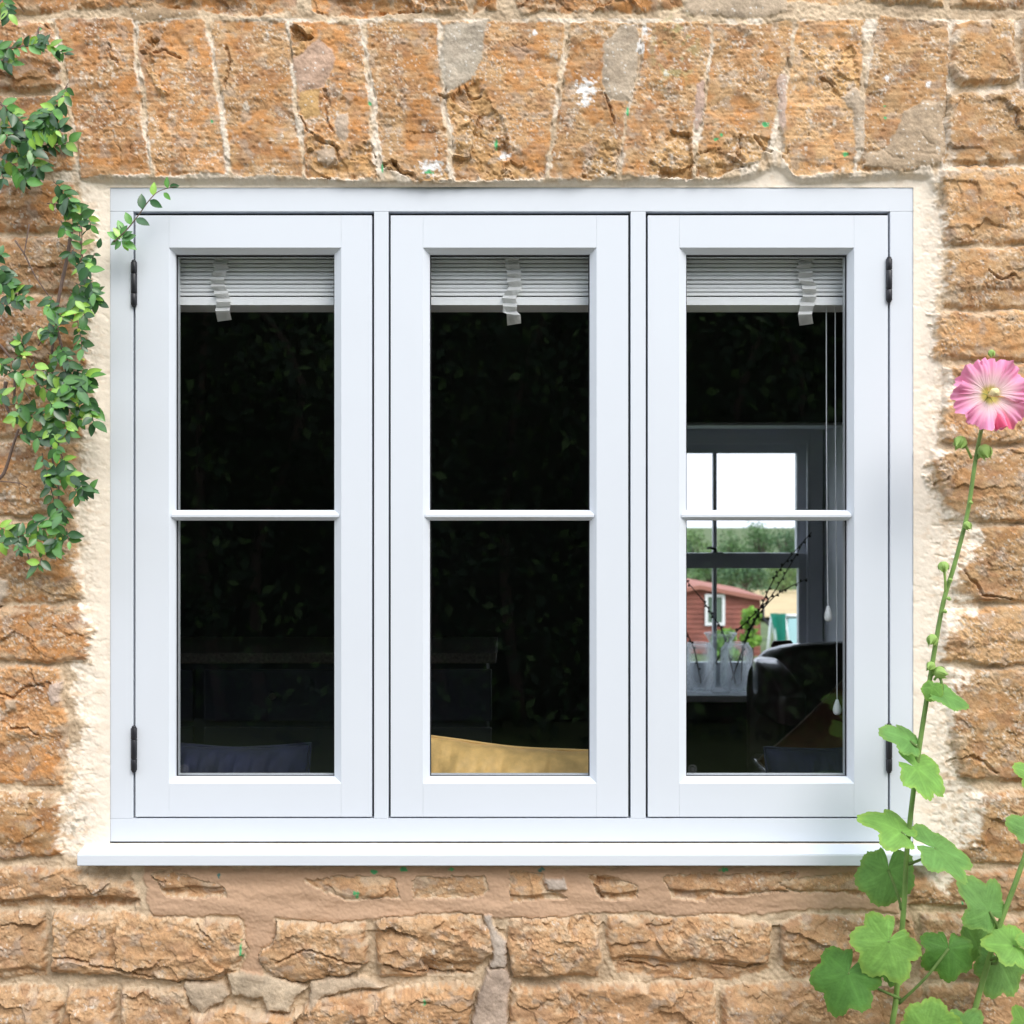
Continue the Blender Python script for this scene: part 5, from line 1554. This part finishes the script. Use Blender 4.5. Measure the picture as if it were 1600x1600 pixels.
# garden trees seen through both windows
def tree(px, dist, top_py, width_px, cols, label, seed, group='trees beyond the garden', n=1500):
    y = dist - D
    k = S * dist / D
    x = (px - 800) * k
    zb = terrain(y)
    zt = EYE - (top_py - 800) * k
    H, Wd = zt - zb, width_px * k / 2
    t = thing('garden_tree', label, 'tree', (x, y, zb), group)
    r = random.Random(seed)
    bl = [(Vector((r.uniform(-.6, .6) * Wd, r.uniform(-.5, .5) * Wd, H * r.uniform(.32, .86))), Wd * r.uniform(.38, .62)) for _ in range(11)]
    bl.append((Vector((0, 0, H * .84)), H * .15))
    def pl(r2):
        c, R = r2.choice(bl)
        d = Vector((r2.gauss(0, 1), r2.gauss(0, 1), r2.gauss(0, .8))).normalized()
        p = c + d * R * (r2.random() ** .33)
        p.z = min(max(p.z, H * .12), H * 1.0)
        return Vector((x, y, zb)) + p, d, 1
    me = leaf_cloud(n, pl, max(.16, Wd * .13), cols, seed)
    o = bpy.data.objects.new('crown', me); COL.objects.link(o); o.parent = t; o.matrix_parent_inverse = t.matrix_basis.inverted(); me.materials.append(fol_m)
    bm = bmesh.new()
    b = Vector((x, y, zb))
    tube(bm, [b, b + Vector((.02 * H, 0, .35 * H)), b + Vector((0, .02, .75 * H))], [.045 * H, .03 * H, .01 * H], 8)
    for c, R in bl[:6]:
        tube(bm, [b + Vector((0.01 * H, 0, .3 * H)), b + c * .7 + Vector((0, 0, .1 * H)), b + c], [.022 * H, .014 * H, .004 * H], 6)
    obj('trunk', bm, trunk_m, t)
GA = [(.10, .19, .07), (.13, .24, .09), (.08, .16, .06)]
GB = [(.06, .13, .06), (.08, .16, .07)]
GC = [(.16, .27, .10), (.20, .30, .12)]
for a in ((1090, 110, 822, 70, GC, 'pale tree behind the shed, at the left edge of the far window', 1), (1140, 100, 824, 66, GA, 'rounded green tree above the sash window catch', 2),
          (1185, 104, 812, 72, GA, 'tallest green tree seen in the upper far pane', 3), (1228, 100, 820, 60, GB, 'dark green tree beside the right stile of the far window', 4),
          (1105, 84, 872, 90, GA, 'low spreading tree behind the shed roof', 5), (1165, 80, 880, 90, GB, 'dark bushy tree right above the shed roof', 6),
          (1222, 86, 872, 70, GC, 'soft pale green tree over the tan field', 7), (1255, 88, 868, 60, GA, 'green tree half hidden by the sash frame', 8), (1060, 100, 830, 70, GB, 'dark tree cut off by the casement edge', 9)):
    tree(*a)
# bushes by the shed
tree(1174, 27, 948, 34, [(.22, .40, .06), (.28, .45, .09), (.16, .33, .05)], 'bright green bush at the corner of the red shed', 21, 'bushes by the shed', 900)
tree(1130, 24.5, 985, 40, [(.16, .33, .06), (.24, .40, .09)], 'low leafy bush under the shed window behind the vases', 22, 'bushes by the shed', 900)

# red boarded shed
def shed():
    d = 30.0; y = d - D; k = S * d / D
    X = lambda px: (px - 800) * k
    Z = lambda py: EYE - (py - 800) * k
    zb = terrain(y) - .1
    t = thing('garden_shed', 'red brown boarded garden shed with white window down the garden', 'shed', (X(1110), y, zb))
    red = mat('red_boards', (.26, .085, .06), 0.8, noise=(4, .8, 1.2))
    x0, x1, xa = X(1000), X(1188), X(1092)
    ze, za = Z(936), Z(920)
    bm = bmesh.new()
    # weatherboards lapped in rows on the gable end
    n = 14
    for i in range(n):
        z0 = zb + (za - zb) * i / n; z1 = zb + (za - zb) * (i + 1) / n
        def xr(z): return x1 if z < ze else x1 + (xa - x1) * (z - ze) / (za - ze)
        def xl(z): return x0 if z < ze else x0 + (xa - x0) * (z - ze) / (za - ze)
        vv = [bm.verts.new(p) for p in ((xl(z0), y - .03, z0), (xr(z0), y - .03, z0), (xr(z1), y - .005, z1), (xl(z1), y - .005, z1))]
        bm.faces.new(vv)
        vv = [bm.verts.new(p) for p in ((xl(z0), y - .03, z0), (xr(z0), y - .03, z0), (xr(z0), y, z0), (xl(z0), y, z0))]
        bm.faces.new(vv)
    box(bm, x0, x1, y, y + 3.5, zb, ze)
    bmesh.ops.recalc_face_normals(bm, faces=bm.faces)
    obj('wall', bm, red, t)
    bm = bmesh.new()
    th = .10
    for xe in (x0 - .12, x1 + .12):
        A = [(xe, y - .18, ze - .05), (xa, y - .18, za), (xa, y + 3.7, za), (xe, y + 3.7, ze - .05)]
        lo_ = [bm.verts.new(p) for p in A]; hi = [bm.verts.new((p[0], p[1], p[2] + th)) for p in A]
        for i in range(4):
            j = (i + 1) % 4
            bm.faces.new((lo_[i], lo_[j], hi[j], hi[i]))
        bm.faces.new(lo_[::-1]); bm.faces.new(hi)
    bmesh.ops.recalc_face_normals(bm, faces=bm.faces)
    obj('roof', bm, mat('red_felt', (.36, .15, .11), 0.9), t)
    wx0, wx1, wz0, wz1 = X(1101), X(1132), Z(977), Z(928)
    wf = obj('window', boxes((wx0, wx0 + .07, y - .08, y - .02, wz0, wz1), (wx1 - .07, wx1, y - .08, y - .02, wz0, wz1), (wx0 + .07, wx1 - .07, y - .08, y - .02, wz1 - .07, wz1), (wx0 + .07, wx1 - .07, y - .08, y - .02, wz0, wz0 + .07)), mat('white_gloss', (.8, .8, .8), .4), t)
    obj('pane', boxes((wx0 + .07, wx1 - .07, y - .05, y - .045, wz0 + .07, wz1 - .07)), mat('shed_pane', (.12, .17, .13), .08), wf)
    bm = bmesh.new()
    tube(bm, [(x1 + .06, y - .05, ze - .1), (x1 + .06, y - .05, Z(966)), (x1 + .18, y - .05, Z(975)), (x1 + .5, y - .05, Z(984))], .035, 8)
    obj('drain_pipe', bm, iron, t)
shed()
# green canvas lean-to frame beside the shed
def frame_tent():
    d = 24.0; y = d - D; k = S * d / D
    X = lambda px: (px - 800) * k
    Z = lambda py: EYE - (py - 800) * k
    zb = terrain(y)
    t = thing('garden_shelter', 'green net cover over a white A shaped garden shelter by the shed', 'shelter', (X(1215), y, zb))
    wm = mat('white_frame_paint', (.8, .82, .82), .5)
    bm = bmesh.new()
    for (a, b) in (((1206, 960), (1198, 1030)), ((1206, 960), (1216, 1030)), ((1226, 962), (1236, 1030)), ((1226, 962), (1258, 962)), ((1236, 1012), (1262, 1012)), ((1258, 962), (1266, 1030))):
        tube(bm, [(X(a[0]), y, Z(a[1])), (X(b[0]), y, max(zb - .1, Z(b[1])))], .03, 6)
    obj('frame', bm, wm, t)
    bm = bmesh.new()
    top = [(1202, 958), (1210, 957), (1218, 959), (1227, 958)]
    rows = []
    for i in range(9):
        u = i / 8
        rows.append([bm.verts.new((X(px + (j - 1.5) * -2.5 * u * (1 if j else 3)), y - .06 - .10 * math.sin(j * 2 + i * .4), Z(py + u * (46 if j in (1, 2) else 62)))) for j, (px, py) in enumerate(top)])
    for a, b in zip(rows, rows[1:]):
        for j in range(3):
            bm.faces.new((a[j], a[j + 1], b[j + 1], b[j])).smooth = True
    bmesh.ops.solidify(bm, geom=bm.faces[:], thickness=.01)
    obj('cover', bm, mat('green_net', (.03, .36, .26), .6, translucent=.3), t)
    bm = boxes((X(1231), X(1260), y - .02, y - .01, Z(1010), Z(966)))
    obj('panel', bm, mat('pale_panel', (.45, .68, .72), .2), t)
frame_tent()
